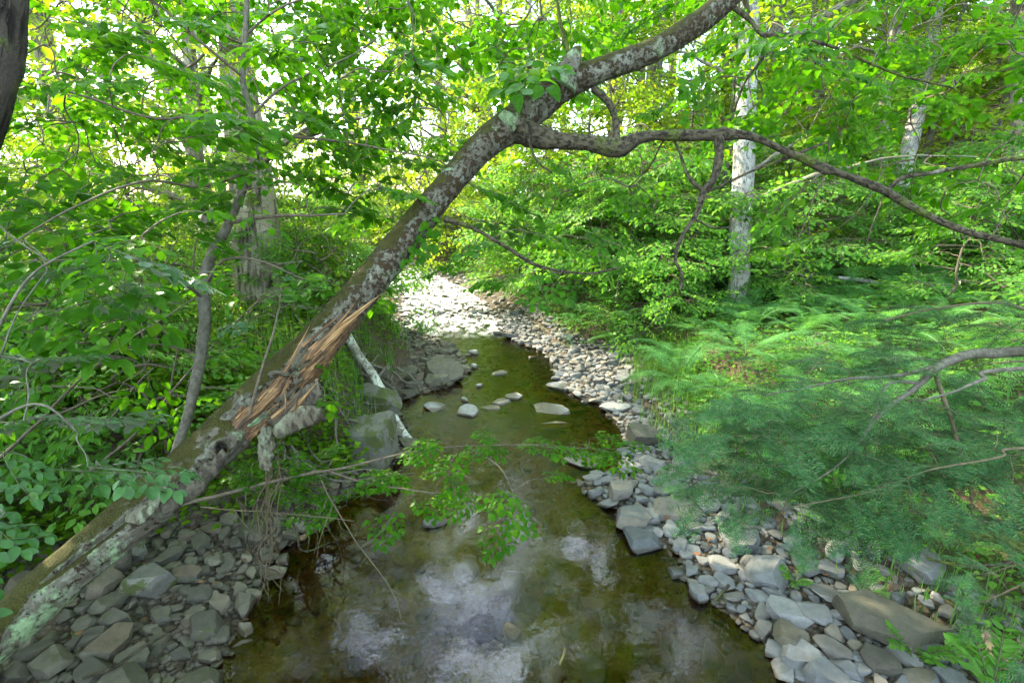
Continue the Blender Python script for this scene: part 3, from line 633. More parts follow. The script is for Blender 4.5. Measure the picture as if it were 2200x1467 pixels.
def put_sprays(lv, tw, lib, loc, dirs, sc, tmpl, roll=.25, thin=1.0, up=None, mi=0, prune=False):
    n = len(loc)
    if not n: return
    u = np.tile([0, 0, 1.], (n, 1)) if up is None else up
    Q = frames(dirs, u+rng.normal(size=(n, 3))*roll); which = rng.integers(0, len(lib), n)
    for k, (Rf, pp, ss, tv, tf) in enumerate(lib):
        ix = np.where(which == k)[0]
        if not len(ix): continue
        q, s_, l_ = Q[ix], sc[ix], loc[ix]
        Rm = np.einsum('nij,mjk->nmik', q, Rf).reshape(-1, 3, 3); pos = (np.einsum('nij,mj->nmi', q, pp)*s_[:, None, None]+l_[:, None]).reshape(-1, 3)
        sz = (s_[:, None]*ss[None]).reshape(-1)
        if prune:
            q_ = topix(pos+Rm[:, :, 0]*sz[:, None]*.5); a_, b_, d_ = q_[:, 0], q_[:, 1], q_[:, 2]; c5 = 1890+(650-b_)*.2
            cut = ((np.abs(a_-555) < 56) & (b_ > 400) & (b_ < 690) & (d_ < 6.4)) | ((np.abs(a_-1592) < 30) & (b_ > 300) & (b_ < 700) & (d_ < 7.4)) | ((np.abs(a_-c5) < 26) & (b_ > 240) & (b_ < 640) & (d_ < 9.4)) | ((np.abs(a_-745) < 90) & (b_ > 600) & (b_ < 790) & (d_ < 2.35)) | ((np.abs(a_-985) < 75) & (b_ > 625) & (b_ < 730) & (d_ < 8))
            kp = ~(cut & (rng.random(len(sz)) < .9)); Rm, pos, sz = Rm[kp], pos[kp], sz[kp]
        if thin < 1:
            kp = rng.random(len(sz)) < thin; Rm, pos, sz = Rm[kp], pos[kp], sz[kp]
        jit = rng.normal(size=(len(sz), 3))*.16; Rm = frames(Rm[:, :, 0]+jit*.6, Rm[:, :, 2]+jit[:, ::-1])
        V, F = inst(tmpl[0], tmpl[1], Rm, pos, sz[:, None]*np.stack([np.ones(len(sz)), rng.uniform(.78, 1.12, len(sz)), rng.uniform(-.6, 2.6, len(sz))], 1)); lv.add(V, F, mi)
        if tw is not None: V, F = inst(tv, [tf], q, l_, s_[:, None]); tw.add(V, F, 0)
# ---------------------------------------------------------------- generic trees (shared meshes)
def tree_meshes(seed, H, r0, z0, cr_, nl, ns, leafmat, barkmat, lib=None, tmpl=None, lean=.04, spr=1.0, zup=.45):
    r = np.random.default_rng(seed); wood = MB(); lv = MB(); pts = [np.zeros(3)]; lx, ly = r.normal()*lean, r.normal()*lean
    for i in range(1, 11): pts.append(np.array([lx*H*i/10+r.normal()*.05, ly*H*i/10+r.normal()*.05, H*i/10]))
    pts = np.array(pts); pts[0, 2] = -.5; rad = r0*(1-np.linspace(0, 1, 11)**1.2*.85); rad[0] *= 1.35
    c, cr2 = curve_tube(wood, pts, rad, 12, 4); loc = []; dr = []; sc = []
    for i in range(nl):
        f = z0/H+(1-z0/H)*((i+.5)/nl); p0 = c[int(f*(len(c)-1))]; a = i*2.4+r.normal()*.5; ln = cr_*(1-.62*max(0, (f-.35)/.65))*r.uniform(.7, 1.15)
        el = zup*(.3+f)*r.uniform(.5, 1.4); d = np.array([math.cos(a)*math.cos(el), math.sin(a)*math.cos(el), math.sin(el)]); q = [p0]
        for s_ in range(5): d = norm(d+r.normal(size=3)*.16+[0, 0, -.05]); q.append(q[-1]+d*ln/5)
        cc, _ = curve_tube(wood, q, np.linspace(max(.012, r0*.32*(1-f*.6)), .006, 6), 5, 3)
        for j in range(ns):
            g_ = r.uniform(.22, 1.0)**.7; b0 = cc[int(g_*(len(cc)-1))]; a2 = a+r.normal()*.9; off = np.array([math.cos(a2), math.sin(a2), r.normal()*.25])*r.uniform(.1, .45)*ln*.5
            tip = b0+off; curve_tube(wood, [b0, (b0+tip)/2+[0, 0, .03], tip], [.006, .004, .003], 3, 2)
            loc.append(tip); dr.append(off*[1, 1, .3]+[0, 0, -.08*ln*.2]); sc.append(spr*r.uniform(.75, 1.3))
    put_sprays(lv, wood if lib is SPRM else None, lib or SPRF, np.array(loc), np.array(dr), np.array(sc), tmpl or LL, .35)
    return wood.mesh('trunk', barkmat), lv.mesh('crown', leafmat, smooth=False)
CORR = (-1.3, 10.5); SH = np.array([math.sin(SUN_AZ), math.cos(SUN_AZ)])
def lit_gap(x, y, r):
    q = np.array([x-CORR[0], y-CORR[1]]); a = q@SH; return -1 < a < 27 and abs(q[0]*SH[1]-q[1]*SH[0]) < r
def hides(x, y):
    a, b, d = topix(np.array([x, y, 1.2]))[0]; m_ = 650/max(d, 1); return (1550-m_ < a < 1620+m_ and d < 7.6) or (500-m_ < a < 600+m_ and 3 < d < 6.6) or (1890-m_*.6 < a < 1950+m_*.6 and 4.5 < d < 9.6) or (940-m_*.6 < a < 1065+m_*.6 and d < 13.5)
def tree(meshes, x, y, label, cat='tree', group=None, name='tree', s=1., rz=None, lean=(0, 0)):
    o = empty(name, (x, y, float(height(x, y))), rng.uniform(0, 6.3) if rz is None else rz, s); o.rotation_euler[0] = lean[0]; o.rotation_euler[1] = lean[1]
    link('trunk', meshes[0], o); link('crown', meshes[1], o); return tag(o, label, cat, group)
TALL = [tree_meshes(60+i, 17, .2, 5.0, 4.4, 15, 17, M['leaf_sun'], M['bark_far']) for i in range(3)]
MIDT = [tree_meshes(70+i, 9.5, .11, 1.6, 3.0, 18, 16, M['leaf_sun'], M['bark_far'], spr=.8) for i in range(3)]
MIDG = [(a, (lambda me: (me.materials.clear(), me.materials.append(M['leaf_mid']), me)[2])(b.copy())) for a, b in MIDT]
def sapling_meshes(seed, H, nl, cr_, mat, ns=5, lib=SPRM, tm=LL, z0=.12, spr=1.0):
    return tree_meshes(seed, H, .012+.006*H, H*z0, cr_, nl, ns, mat, M['twig'], lib, tm, .08, spr, .22)
SAP = [sapling_meshes(80+i, 2.2+.4*i, 13, 1.15, M['leaf_mid']) for i in range(4)]
BEE = [sapling_meshes(90+i, 1.6+.3*i, 15, 1.25, M['leaf_beech'], 6) for i in range(4)]
SHR = [sapling_meshes(100+i, .9, 9, .6, M['leaf_beech'], 3, z0=.1, spr=.75) for i in range(3)]
# ---------------------------------------------------------------- background woods
SUNT = []
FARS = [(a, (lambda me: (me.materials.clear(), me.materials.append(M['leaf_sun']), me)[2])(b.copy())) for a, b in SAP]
def spot_ok(x, y, m):
    xl, xr = np.interp(y, LY, LX), np.interp(y, RY, RX); return not (xl-m < x < xr+m)
far = [(-.2, 19.5), (-3.5, 27), (4.0, 16), (6.5, 14), (-9.5, 17), (-6, 22), (1.6, 21), (5, 22), (10.5, 18), (14.5, 15), (12, 24), (18, 20), (-1.5, 28), (8, 29), (16, 30), (23, 26), (-9, 31), (3, 35), (13, 37), (22, 37), (-18, 33), (-4, 40), (28, 33), (9, 45), (-13, 44), (20, 48), (12.5, 9.5), (16, 10), (31, 45), (-26, 46), (0, 52), (-36, 52), (11, 52), (36, 24), (27, 17), (44, 38)]
FD = ['tall leafy tree in the woods beyond the stream bend', 'tall leafy tree in the woods on the right hillside', 'tall leafy tree beyond the bright clearing on the left']
for i, (x, y) in enumerate([p for p in far if not lit_gap(p[0], p[1], 3.4)]):
    kind = 1 if x > 5 else (2 if x < -8 else 0)
    tree(TALL[i % 3], x, y, FD[kind], group=['woods beyond the bend', 'woods on the right hillside', 'woods beyond the clearing'][kind], s=rng.uniform(.85, 1.25))
md = [(2.4, 12.4), (4.6, 11.5), (7.2, 10.8), (9.6, 12.6), (3.1, 17.5), (8.6, 17), (12.6, 14.5), (6.2, 25), (-5.6, 13.8), (-7.4, 16.5), (-3.8, 24), (15.5, 22), (11, 20), (-11, 20), (14.8, 12.4), (18.5, 16.5), (21, 22), (2, 26), (-15, 28), (10.8, 8.0), (25, 22), (17, 26), (0, 32)]
MD = ['slender young tree with layered branches beyond the stream bend', 'slender young tree with layered branches on the right slope', 'slender young tree with layered branches at the edge of the clearing']
for i, (x, y) in enumerate([p for p in md if not lit_gap(p[0], p[1], 2.6)]):
    kind = 1 if x > 4 else (2 if x < -5 else 0)
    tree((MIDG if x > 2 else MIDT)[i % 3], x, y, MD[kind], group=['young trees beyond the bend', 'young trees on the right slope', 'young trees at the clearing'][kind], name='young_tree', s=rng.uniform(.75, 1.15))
# canopy out of frame that shades the near stream: both banks beside and behind the viewpoint
for i, (x, y, s) in enumerate([(-7.2, 6.2, .95), (-6.3, 1.0, 1.0), (-10.5, 3.8, 1.0), (6.8, .5, 1.05), (-11.5, 9.0, 1.05), (-14, 6, 1.1), (-8.5, 10.5, 1.0), (-4.6, 1.9, .72), (-3.4, -1.4, .7), (-1.2, -3.2, .8)]):
    tree(TALL[i % 3], x, y, 'tall leafy tree shading the near stream, crown above the picture', group='tall trees round the viewpoint', s=s)
for i in range(400):
    x, y = rng.uniform(-20, 16), rng.uniform(11, 26)
    if abs(x) > y*1.05 or not spot_ok(x, y, .8) or len(SUNT) >= 48 or hides(x, y) or lit_gap(x, y, 2.4) or any((x-a)**2+(y-b)**2 < 1.7**2 for a, b in SUNT): continue
    SUNT.append((x, y)); tree(FARS[i % 4], x, y, 'sunlit yellow green bush under the far trees', 'bush', 'sunlit bushes under the far trees', 'bush', rng.uniform(1.1, 1.9))
for i, (x, y, s_) in enumerate([(-1.6, 16.2, 1.2), (-.3, 15.0, 1.1), (-2.9, 18.4, 1.5), (.6, 14.0, 1.0), (-4.6, 20.5, 1.7), (-1.0, 18.0, 1.6)]):
    tree(FARS[i % 4], x, y, 'pale sunlit bush closing the view at the stream bend', 'bush', 'bushes at the stream bend', 'bush', s_)
# ---------------------------------------------------------------- understory on both banks
def bank_pts(side, n, dmin, dmax, y0, y1, gap):
    out = []
    for _ in range(n*40):
        if len(out) >= n: break
        y = rng.uniform(y0, y1); d = rng.uniform(dmin, dmax)
        if side == 'L' and 3.9 < y < 8.2 and d < .9: continue
        if side == 'L' and y > 8.5 and lit_gap(np.interp(y, LY, LX)-np.interp(y, BLY, BLW)-d, y, 2.2): continue
        x = np.interp(y, VY, VX)+d if side == 'R' else np.interp(y, LY, LX)-np.interp(y, BLY, BLW)-d
        if (gap < .4 or not hides(x, y)) and all((x-a)**2+(y-b)**2 > gap**2 for a, b in out): out.append((float(x), float(y)))
    return out
for i, (x, y) in enumerate(bank_pts('R', 26, .7, 7, 7.2, 14, .95)):
    tree(BEE[i % 4], x, y, 'pale green layered beech sapling in the understory of the right bank', 'sapling', 'beech saplings on the right bank', 'sapling', rng.uniform(.65, 1.15))
for i, (x, y) in enumerate(bank_pts('R', 12, 3.5, 8, 5.5, 9, 1.3)):
    tree(BEE[i % 4], x, y, 'pale green layered sapling standing behind the ferns', 'sapling', 'saplings behind the ferns', 'sapling', rng.uniform(.6, 1.0))
for i, (x, y) in enumerate([(1.25, 9.4), (.6, 10.4), (2.2, 9.0), (.25, 11.6), (2.9, 8.3), (1.6, 10.9)]):
    tree(BEE[i % 4], x, y, 'bright beech sapling leaning out over the far right water edge', 'sapling', 'saplings over the far water edge', 'sapling', .95)
for i, (x, y) in enumerate(bank_pts('L', 22, .5, 6.5, 4.6, 12, 1.05)):
    tree(SAP[i % 4], x, y, 'leafy green sapling in the sunny understory of the left bank', 'sapling', 'saplings on the left bank', 'sapling', rng.uniform(.55, .95))
for i, (x, y) in enumerate(bank_pts('L', 16, .15, 2.2, 6.6, 13, .6)):
    tree(BEE[i % 4], x, y, 'layered green sapling overhanging the left water edge', 'sapling', 'saplings along the left water edge', 'sapling', rng.uniform(.45, .8))
for i, (x, y) in enumerate(bank_pts('L', 44, .15, 4.5, 2.4, 6.5, .42)):
    tree(SHR[i % 3], x, y, 'low leafy shrub on the left bank behind the leaning trunk', 'shrub', 'low shrubs on the left bank', 'shrub', rng.uniform(.7, 1.15))
for i, (x, y) in enumerate(bank_pts('R', 20, .25, 5, 3.2, 9.5, .6)):
    tree(SHR[i % 3], x, y, 'low leafy shrub among the ferns of the right bank', 'shrub', 'low shrubs on the right bank', 'shrub', rng.uniform(.5, .85))
# ---------------------------------------------------------------- ferns
def fern_mesh(seed, nf=9, L_=.62):
    r = np.random.default_rng(seed); mb = MB()
    for i in range(nf):
        a = i*6.283/nf+r.normal()*.2; el = r.uniform(.7, 1.15); ln = L_*r.uniform(.75, 1.15); n = 22; p = np.zeros(3); pts = [p.copy()]; e = el
        for j in range(n): e -= r.uniform(.045, .075)*1.05; p = p+np.array([math.cos(a)*math.cos(e), math.sin(a)*math.cos(e), math.sin(e)])*ln/n; pts.append(p.copy())
        pts = np.array(pts); V, F, _ = tube(pts, np.linspace(.003, .001, n+1), 3, cap=False); mb.add(V, F)
        T = norm(np.gradient(pts, axis=0)); side = np.cross(T, [0, 0, 1.]); side = norm(side); up = np.cross(side, T)
        for j in range(3, n+1):
            f = j/n; pl = ln*.26*math.sin(min(1, (f-.08)*2.6)*1.57)*(1-f)**.55+.006
            for sg in (1, -1):
                d = norm(side[j]*sg+T[j]*.35-up[j]*.12); m_ = max(3, int(pl/.014)); tt = (np.arange(m_)+.6)/m_
                loc = pts[j]+d*(pl*tt)[:, None]; w_ = .0135*(1-tt*.75)*(pl/.12+.35); perp = np.cross(up[j], d)
                for s2 in (1, -1):
                    dd = norm(perp*s2+d*.55); V, F = inst(np.array([(0, -.3, 0), (1, -.22, -.05), (1, .22, -.05), (0, .3, 0)]), [np.array([(0, 1, 2, 3)])], frames(np.tile(dd, (m_, 1)), np.tile(up[j], (m_, 1))), loc, w_[:, None]); mb.add(V, F)
    return mb.mesh('fern', M['fern'], smooth=False)
FERN = [fern_mesh(200+i) for i in range(4)]
for i, (x, y) in enumerate(bank_pts('R', 125, .3, 4.8, 3.0, 9.0, .34)):
    o = link('fern', FERN[i % 4]); o.location = (x, y, float(height(x, y))+.04); s = rng.uniform(.8, 1.35); o.scale = (s, s, s); o.rotation_euler = (rng.normal()*.12, rng.normal()*.12, rng.uniform(0, 6.3))
    zf = 'along the gravel edge of the right bank' if x < np.interp(y, VY, VX)+1.0 else 'round the straight pale grey trunk' if y > 6.2 and x < 5 else 'on the right slope behind the hemlock boughs' if y < 6 else 'below the fallen bleached branches'
    tag(o, 'lacy light green fern '+zf, 'fern', 'ferns '+zf)
for i, (x, y) in enumerate(bank_pts('L', 14, .2, 3, 3.6, 9, .6)):
    o = link('fern', FERN[i % 4]); o.location = (x, y, float(height(x, y))+.04); s = rng.uniform(.5, .8); o.scale = (s, s, s); o.rotation_euler = (0, 0, rng.uniform(0, 6.3))
    tag(o, 'small fern among the shrubs on the left bank', 'fern', 'ferns on the left bank')
# ---------------------------------------------------------------- ground cover (uncountable)
def cover(name, label, pts, hgt, leaf, mat, per=9, blades=False):
    lv = MB(); n = len(pts); pts = np.asarray(pts); x = np.repeat(pts[:, 0], per)+rng.normal(size=n*per)*.09; y = np.repeat(pts[:, 1], per)+rng.normal(size=n*per)*.09
    z = height(x, y); a = rng.uniform(0, 6.283, n*per)
    if blades:
        hh = hgt*rng.uniform(.5, 1.3, n*per); d = np.stack([np.cos(a)*.35, np.sin(a)*.35, np.ones(n*per)], 1)
        T_ = (np.array([(0, -.022, 0), (0, .022, 0), (.45, .02, .03), (.45, -.02, .03), (.8, .012, .12), (.8, -.012, .12), (1, 0, .28)]), [np.array([(0, 1, 2, 3), (3, 2, 4, 5)]), np.array([(5, 4, 6)])])
        V, F = inst(T_[0], T_[1], frames(d, np.stack([-np.cos(a), -np.sin(a), 0*a+.3], 1)), np.stack([x, y, z], 1), hh[:, None])
    else:
        hh = hgt*rng.uniform(.15, 1.0, n*per); d = np.stack([np.cos(a), np.sin(a), rng.uniform(-.45, .35, n*per)], 1)
        V, F = inst(LM[0], LM[1], frames(d, np.stack([rng.normal(size=n*per)*.35, rng.normal(size=n*per)*.35, np.ones(n*per)], 1)), np.stack([x, y, z+hh], 1), (leaf*rng.uniform(.6, 1.3, n*per))[:, None])
    lv.add(V, F); return tag(lv.build(name, mat, smooth=False), label, kind='stuff')
def area(side, n, d0, d1, y0, y1, pw=1.0):
    y = rng.uniform(y0, y1, n); d = d0+(d1-d0)*rng.random(n)**pw
    x = np.interp(y, VY, VX)+d if side == 'R' else np.interp(y, LY, LX)-np.interp(y, BLY, BLW)-d
    return np.stack([x, y], 1)
cover('undergrowth', 'low green herbs carpeting the right bank', area('R', 6500, .15, 9, 1.8, 16, 1.3), .2, .05, M['leaf_beech'])
cover('undergrowth', 'low green herbs carpeting the left bank', np.concatenate([area('L', 6500, .3, 9, 2.2, 16, 1.3), area('L', 2200, -.1, 2.6, 2.2, 4.2)]), .32, .055, M['leaf_mid'])
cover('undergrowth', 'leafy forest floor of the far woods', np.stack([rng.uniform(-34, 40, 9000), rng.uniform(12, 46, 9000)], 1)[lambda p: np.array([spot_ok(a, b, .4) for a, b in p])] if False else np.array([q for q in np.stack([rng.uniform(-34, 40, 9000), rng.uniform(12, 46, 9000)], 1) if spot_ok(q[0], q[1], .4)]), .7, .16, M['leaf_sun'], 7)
cover('grass', 'bright grass and narrow weeds along the edge of the gravel bar', np.concatenate([area('R', 420, -.05, .55, 3.3, 7.0), area('R', 60, .0, .5, 1.8, 3.2)]), .17, 0, M['grass'], 8, True)
cover('grass', 'thin grass on the left bank', area('L', 700, .2, 5, 3, 9), .28, 0, M['grass'], 8, True)
# ---------------------------------------------------------------- the leaning trunk
lean = empty('leaning_tree', (-2.3, .9, .25))
TR = [(-330, 1680, 1.30, 155), (-200, 1545, 1.42, 140), (-100, 1445, 1.52, 126), (0, 1357, 1.62, 118), (133, 1238, 1.75, 114), (268, 1127, 1.87, 116), (442, 983, 2.0, 124), (585, 845, 2.1, 126), (680, 745, 2.15, 102), (790, 612, 2.25, 80), (870, 515, 2.35, 76), (950, 412, 2.42, 66), (1040, 312, 2.5, 72), (1110, 262, 2.55, 86), (1190, 198, 2.6, 74), (1290, 150, 2.62, 62), (1400, 110, 2.65, 55), (1500, 50, 2.7, 54), (1590, -25, 2.75, 50), (1760, -170, 2.9, 44), (1980, -380, 3.1, 32)]
pts, rad = px_path(TR); pts[0] = [-2.3, .75, .1]; pts = np.vstack([[-2.55, .45, -.5], pts]); rad = np.append([.3], rad)
rad = rad*.88
q = cr(np.column_stack([pts, rad]), 26); tp, trad = q[:, :3], q[:, 3]
cl = topix(tp); sarr = np.concatenate([[0], np.cumsum(np.linalg.norm(np.diff(tp, axis=0), axis=1))])
def s_at(px): return float(np.interp(px, cl[60:, 0], sarr[60:]))
S0, S1 = s_at(510), s_at(745)
def torn(ph, s):
    f = np.clip((s-S0)/(S1-S0), 0, 1.2); fr = (s-S0)/(S1-S0); jag = .18*np.sin(s*31)+.12*np.sin(s*73+1)
    lo = -.55+1.1*f**1.5+jag; hi = 2.0-.5*f
    phw = np.where(ph > math.pi, ph-2*math.pi, ph)
    return sstep(phw, lo-.10, lo+.06)*(1-sstep(phw, hi-.2, hi+.2))*sstep(fr, -.03, .04)*(1-sstep(fr, .9, 1.03))
def fr0(s): return (s-S0)/(S1-S0)
def tdisp(tc, ph, s):
    d = .10*fbm(tc*5, 3, 1)+.05*fbm(tc*18, 3, 2)+.03*fbm(tc*np.array([55, 55, 14]), 3, 3)
    phw = np.where(ph > math.pi, ph-2*math.pi, ph)
    d = d-(.22+.12*(1-sstep(fr0(s), .1, .45)))*torn(ph, s)
    g = np.exp(-((phw+.35+.25*np.sin(s*4))/.10)**2)*sstep(s, s_at(150)-.1, s_at(170))*(1-sstep(s, s_at(330), s_at(370))); d = d-.28*g
    g2 = sstep(phw, .35+.3*np.sin(s*9), .75+.3*np.sin(s*9))*(1-sstep(phw, 1.9, 2.4))*sstep(s, s_at(335), s_at(360))*(1-sstep(s, s_at(500), s_at(540))); d = d-.24*g2
    ov = (fbm(np.stack([tc[:, 0]*9, tc[:, 1]*9, s*4], 1), 2, 8) > .12)*.035; return d+ov*(s < s_at(560))
V, F, tc = tube(tp, trad, 110, CAM, tdisp)
# knot hole
ctr = np.array([P(478, 958, 1.9)]); far_ = V-CAM; dirn = norm(ctr-CAM)[0]; along = far_@dirn; perp_ = np.linalg.norm(far_-along[:, None]*dirn, axis=1); front = perp_ < .2
ks = V[np.argmin(np.where(front, perp_*4+along, 99))]; dk = np.linalg.norm(V-ks, axis=1)
V = V-dirn*(.018*np.exp(-((dk-.032)/.011)**2))[:, None]+dirn*(.075*(1-sstep(dk, .012, .026)))[:, None]
trunk = part(MB().add(V, F, 0, tc), 'trunk', M['trunk'], lean)
# stubs of lost limbs
for rows, nm in (([(1205, 190, 2.58, 70), (1222, 150, 2.57, 52), (1236, 118, 2.56, 34), (1246, 104, 2.56, 10)], 'broken_stub'), ([(1105, 270, 2.5, 60), (1088, 250, 2.47, 40), (1078, 240, 2.46, 26)], 'broken_stub')):
    mb = MB(); a, b = px_path(rows); curve_tube(mb, a, b, 22, 8, disp=lambda tc, ph, s: .18*fbm(tc*14, 3, 4)+.12*np.sin(ph*5)*sstep(s, .06, .13)); part(mb, nm, M['trunk'], lean)
# torn wood: a recessed fibrous face with standing slivers
mb = MB(); ns_, nph = 190, 110; f = np.linspace(-.02, 1.0, ns_); ss = S0+f*(S1-S0)
cpts = np.stack([np.interp(ss, sarr, tp[:, i]) for i in range(3)], 1); rr0 = np.interp(ss, sarr, trad); T = norm(np.gradient(cpts, axis=0)); C = norm(CAM-cpts); N_ = norm(C-T*np.sum(C*T, 1)[:, None]); B_ = np.cross(T, N_)
ph = np.linspace(-.75, 2.1, nph); PH, FF = np.meshgrid(ph, f); Sg = S0+FF*(S1-S0)
tcx = np.stack([np.cos(PH)*rr0[:, None], np.sin(PH)*rr0[:, None], Sg], -1).reshape(-1, 3)
wrp_ = .9*fbm(tcx*np.array([14, 14, 9]), 2, 31).reshape(PH.shape)*.25; tcx = np.stack([np.cos(PH+wrp_)*rr0[:, None], np.sin(PH+wrp_)*rr0[:, None], Sg], -1).reshape(-1, 3)
rel = .86+.06*fbm(tcx*np.array([80, 80, 9]), 3, 21)+.20*fbm(tcx*np.array([20, 20, 6]), 3, 22)+.05*fbm(tcx*90, 2, 24); rel = rel.reshape(PH.shape)-.11*(1-sstep(FF, .1, .45)); rel = np.where(torn(PH % (2*math.pi), Sg) > .25, rel, .60)
Vp = cpts[:, None]+(rr0[:, None]*rel)[..., None]*(N_[:, None]*np.cos(PH)[..., None]+B_[:, None]*np.sin(PH)[..., None])
ii = (np.arange(ns_-1)[:, None]*nph+np.arange(nph-1)[None]).ravel(); mb.add(Vp.reshape(-1, 3), np.stack([ii, ii+1, ii+nph+1, ii+nph], 1), 0, tcx)
def sliver(mb, p, d, ln, wd, bend, nrm):
    n = 7; t = np.linspace(0, 1, n); side = norm(np.cross(d, nrm)); c = p+d*(ln*t)[:, None]+nrm*(bend*ln*t**2)[:, None]+side*(rng.normal()*.05*ln*t**2)[:, None]
    w_ = wd*(1-t**1.6)*.5+.0006; th = w_*.45; off = rng.random()*9
    V = np.concatenate([c+side*w_[:, None], c+nrm*th[:, None], c-side*w_[:, None], c-nrm*th[:, None]]); j = np.arange(n-1); F = []
    for a in range(4): b = (a+1) % 4; F.append(np.stack([a*n+j, a*n+j+1, b*n+j+1, b*n+j], 1))
    tc = np.stack([np.repeat([1, 0, -1, 0], n)*wd+off, np.repeat([0, 1, 0, -1], n)*wd, np.tile(t*ln, 4)+off], 1); mb.add(V, np.concatenate(F), 0, tc)
for k in range(130):
    f_ = rng.uniform(0, .97); p_ = rng.uniform(-.5+1.1*f_**1.5, 1.9-.4*f_); i = int(f_*(ns_-1)); n_ = N_[i]*math.cos(p_)+B_[i]*math.sin(p_); r_ = rr0[i]*rng.uniform(.78, .95)
    ln = rng.uniform(.02, .08)*(1.3 if p_ > 1 else 1); up_ = 1 if rng.random() < .8 else -1
    sliver(mb, cpts[i]+n_*r_, norm(T[i]*up_+n_*rng.uniform(0, .16)+rng.normal(size=3)*.045), ln, rng.uniform(.001, .0042), rng.uniform(-.1, .35), n_)
for a, b, wd in (((668, 757, 1.99), (815, 627, 2.0), .034), ((655, 770, 1.98), (775, 662, 1.99), .022), ((650, 745, 1.98), (735, 668, 2.0), .014), ((690, 752, 2.0), (790, 660, 2.02), .016), ((610, 800, 1.97), (672, 700, 1.99), .012), ((640, 790, 1.97), (700, 705, 1.99), .010), ((610, 905, 1.98), (680, 820, 1.95), .02), ((585, 900, 1.97), (650, 845, 1.93), .02), ((630, 900, 1.95), (640, 850, 1.94), .006), ((615, 880, 1.95), (612, 838, 1.93), .006)):
    A, B = P(*a), P(*b); n_ = norm(CAM-A); sliver(mb, A, norm(B-A), np.linalg.norm(B-A), wd, .02, n_)
part(mb, 'torn_wood', M['wood'], lean, smooth=False)
def slab(ea, eb, th, mat, name, parent, nu=26, nv=10, curl=.010, seed=0):
    """loft between two pixel edges (px,py,depth) with thickness and noise"""
    A = cr(np.array([P(*a) for a in ea]), 8); B = cr(np.array([P(*b) for b in eb]), 8)
    t = np.linspace(0, 1, nu); A = np.stack([np.interp(t*(len(A)-1), range(len(A)), A[:, i]) for i in range(3)], 1); B = np.stack([np.interp(t*(len(B)-1), range(len(B)), B[:, i]) for i in range(3)], 1)
    v = np.linspace(0, 1, nv); Vv = A[:, None]*(1-v)[None, :, None]+B[:, None]*v[None, :, None]
    nn = norm(np.cross(A[-1]-A[0], B[0]-A[0])); nn = nn if nn@(CAM-A[0]) > 0 else -nn
    Vv = Vv.reshape(-1, 3); edge_ = np.tile(np.abs(v-.5)*2, nu)**4; jag = fbm(Vv*60, 2, seed)*.012; Vv = Vv+norm(B[0]-A[0])*(jag*edge_)[:, None]
    Vv = Vv+nn*(fbm(Vv*14, 3, seed+1)*.004+curl*np.sin(np.tile(v, nu)*math.pi))[:, None]
    W_ = Vv-nn*th*(1+.4*fbm(Vv*30, 2, seed+3))[:, None]; i = (np.arange(nu-1)[:, None]*nv+np.arange(nv-1)[None]).ravel(); q1 = np.stack([i, i+nv, i+nv+1, i+1], 1); n = nu*nv
    rim = [list(range(nv)), list((nu-1)*nv+np.arange(nv))[::-1], list(np.arange(nu)*nv)[::-1], list(np.arange(nu)*nv+nv-1)]; q3 = []
    for r_ in rim:
        for a, b in zip(r_[:-1], r_[1:]): q3.append((a, b, b+n, a+n))
    return part(MB().add(np.vstack([Vv, W_]), [q1, q1[:, ::-1]+n, np.array(q3)], 0, np.vstack([Vv, W_])), name, mat, parent)
M['bark_flap'] = bark_mat('bark_flap', (.07, .06, .038), (.13, .12, .082), (.035, .028, .018), (.17, .19, .12), .5, 40, .7, 0, .45, .01)
M['bark_flap_dark'] = bark_mat('bark_flap_dark', (.055, .047, .032), (.11, .098, .068), (.035, .028, .02), (.15, .165, .11), .4, 40, .7, 0, .35, .01)
slab([(585, 925, 1.95), (610, 895, 1.95), (650, 875, 1.93), (690, 880, 1.9)], [(600, 942, 1.98), (630, 930, 1.97), (665, 915, 1.95), (703, 902, 1.92)], .008, M['bark_flap'], 'bark_flap', lean, seed=3)
slab([(575, 905, 2.0), (620, 860, 2.0), (655, 832, 1.98), (683, 815, 1.96)], [(605, 925, 2.02), (645, 895, 2.0), (675, 870, 1.98), (692, 850, 1.97)], .010, M['bark_flap_dark'], 'bark_flap', lean, seed=9)
slab([(558, 915, 2.02), (553, 960, 2.02), (556, 1005, 2.0)], [(585, 915, 2.03), (588, 965, 2.04), (580, 1012, 2.0)], .010, M['bark_flap'], 'bark_flap', lean, seed=14)
slab([(330, 1100, 1.78), (375, 1055, 1.82), (430, 1010, 1.86), (480, 965, 1.9)], [(345, 1118, 1.80), (395, 1085, 1.84), (450, 1040, 1.88), (490, 985, 1.92)], .008, M['bark_flap_dark'], 'bark_flap', lean, seed=17)
slab([(265, 1120, 1.74), (290, 1090, 1.74), (330, 1065, 1.77), (360, 1035, 1.8)], [(300, 1128, 1.72), (330, 1098, 1.72), (350, 1070, 1.75), (372, 1050, 1.78)], .007, M['bark_flap'], 'bark_flap', lean, seed=23)
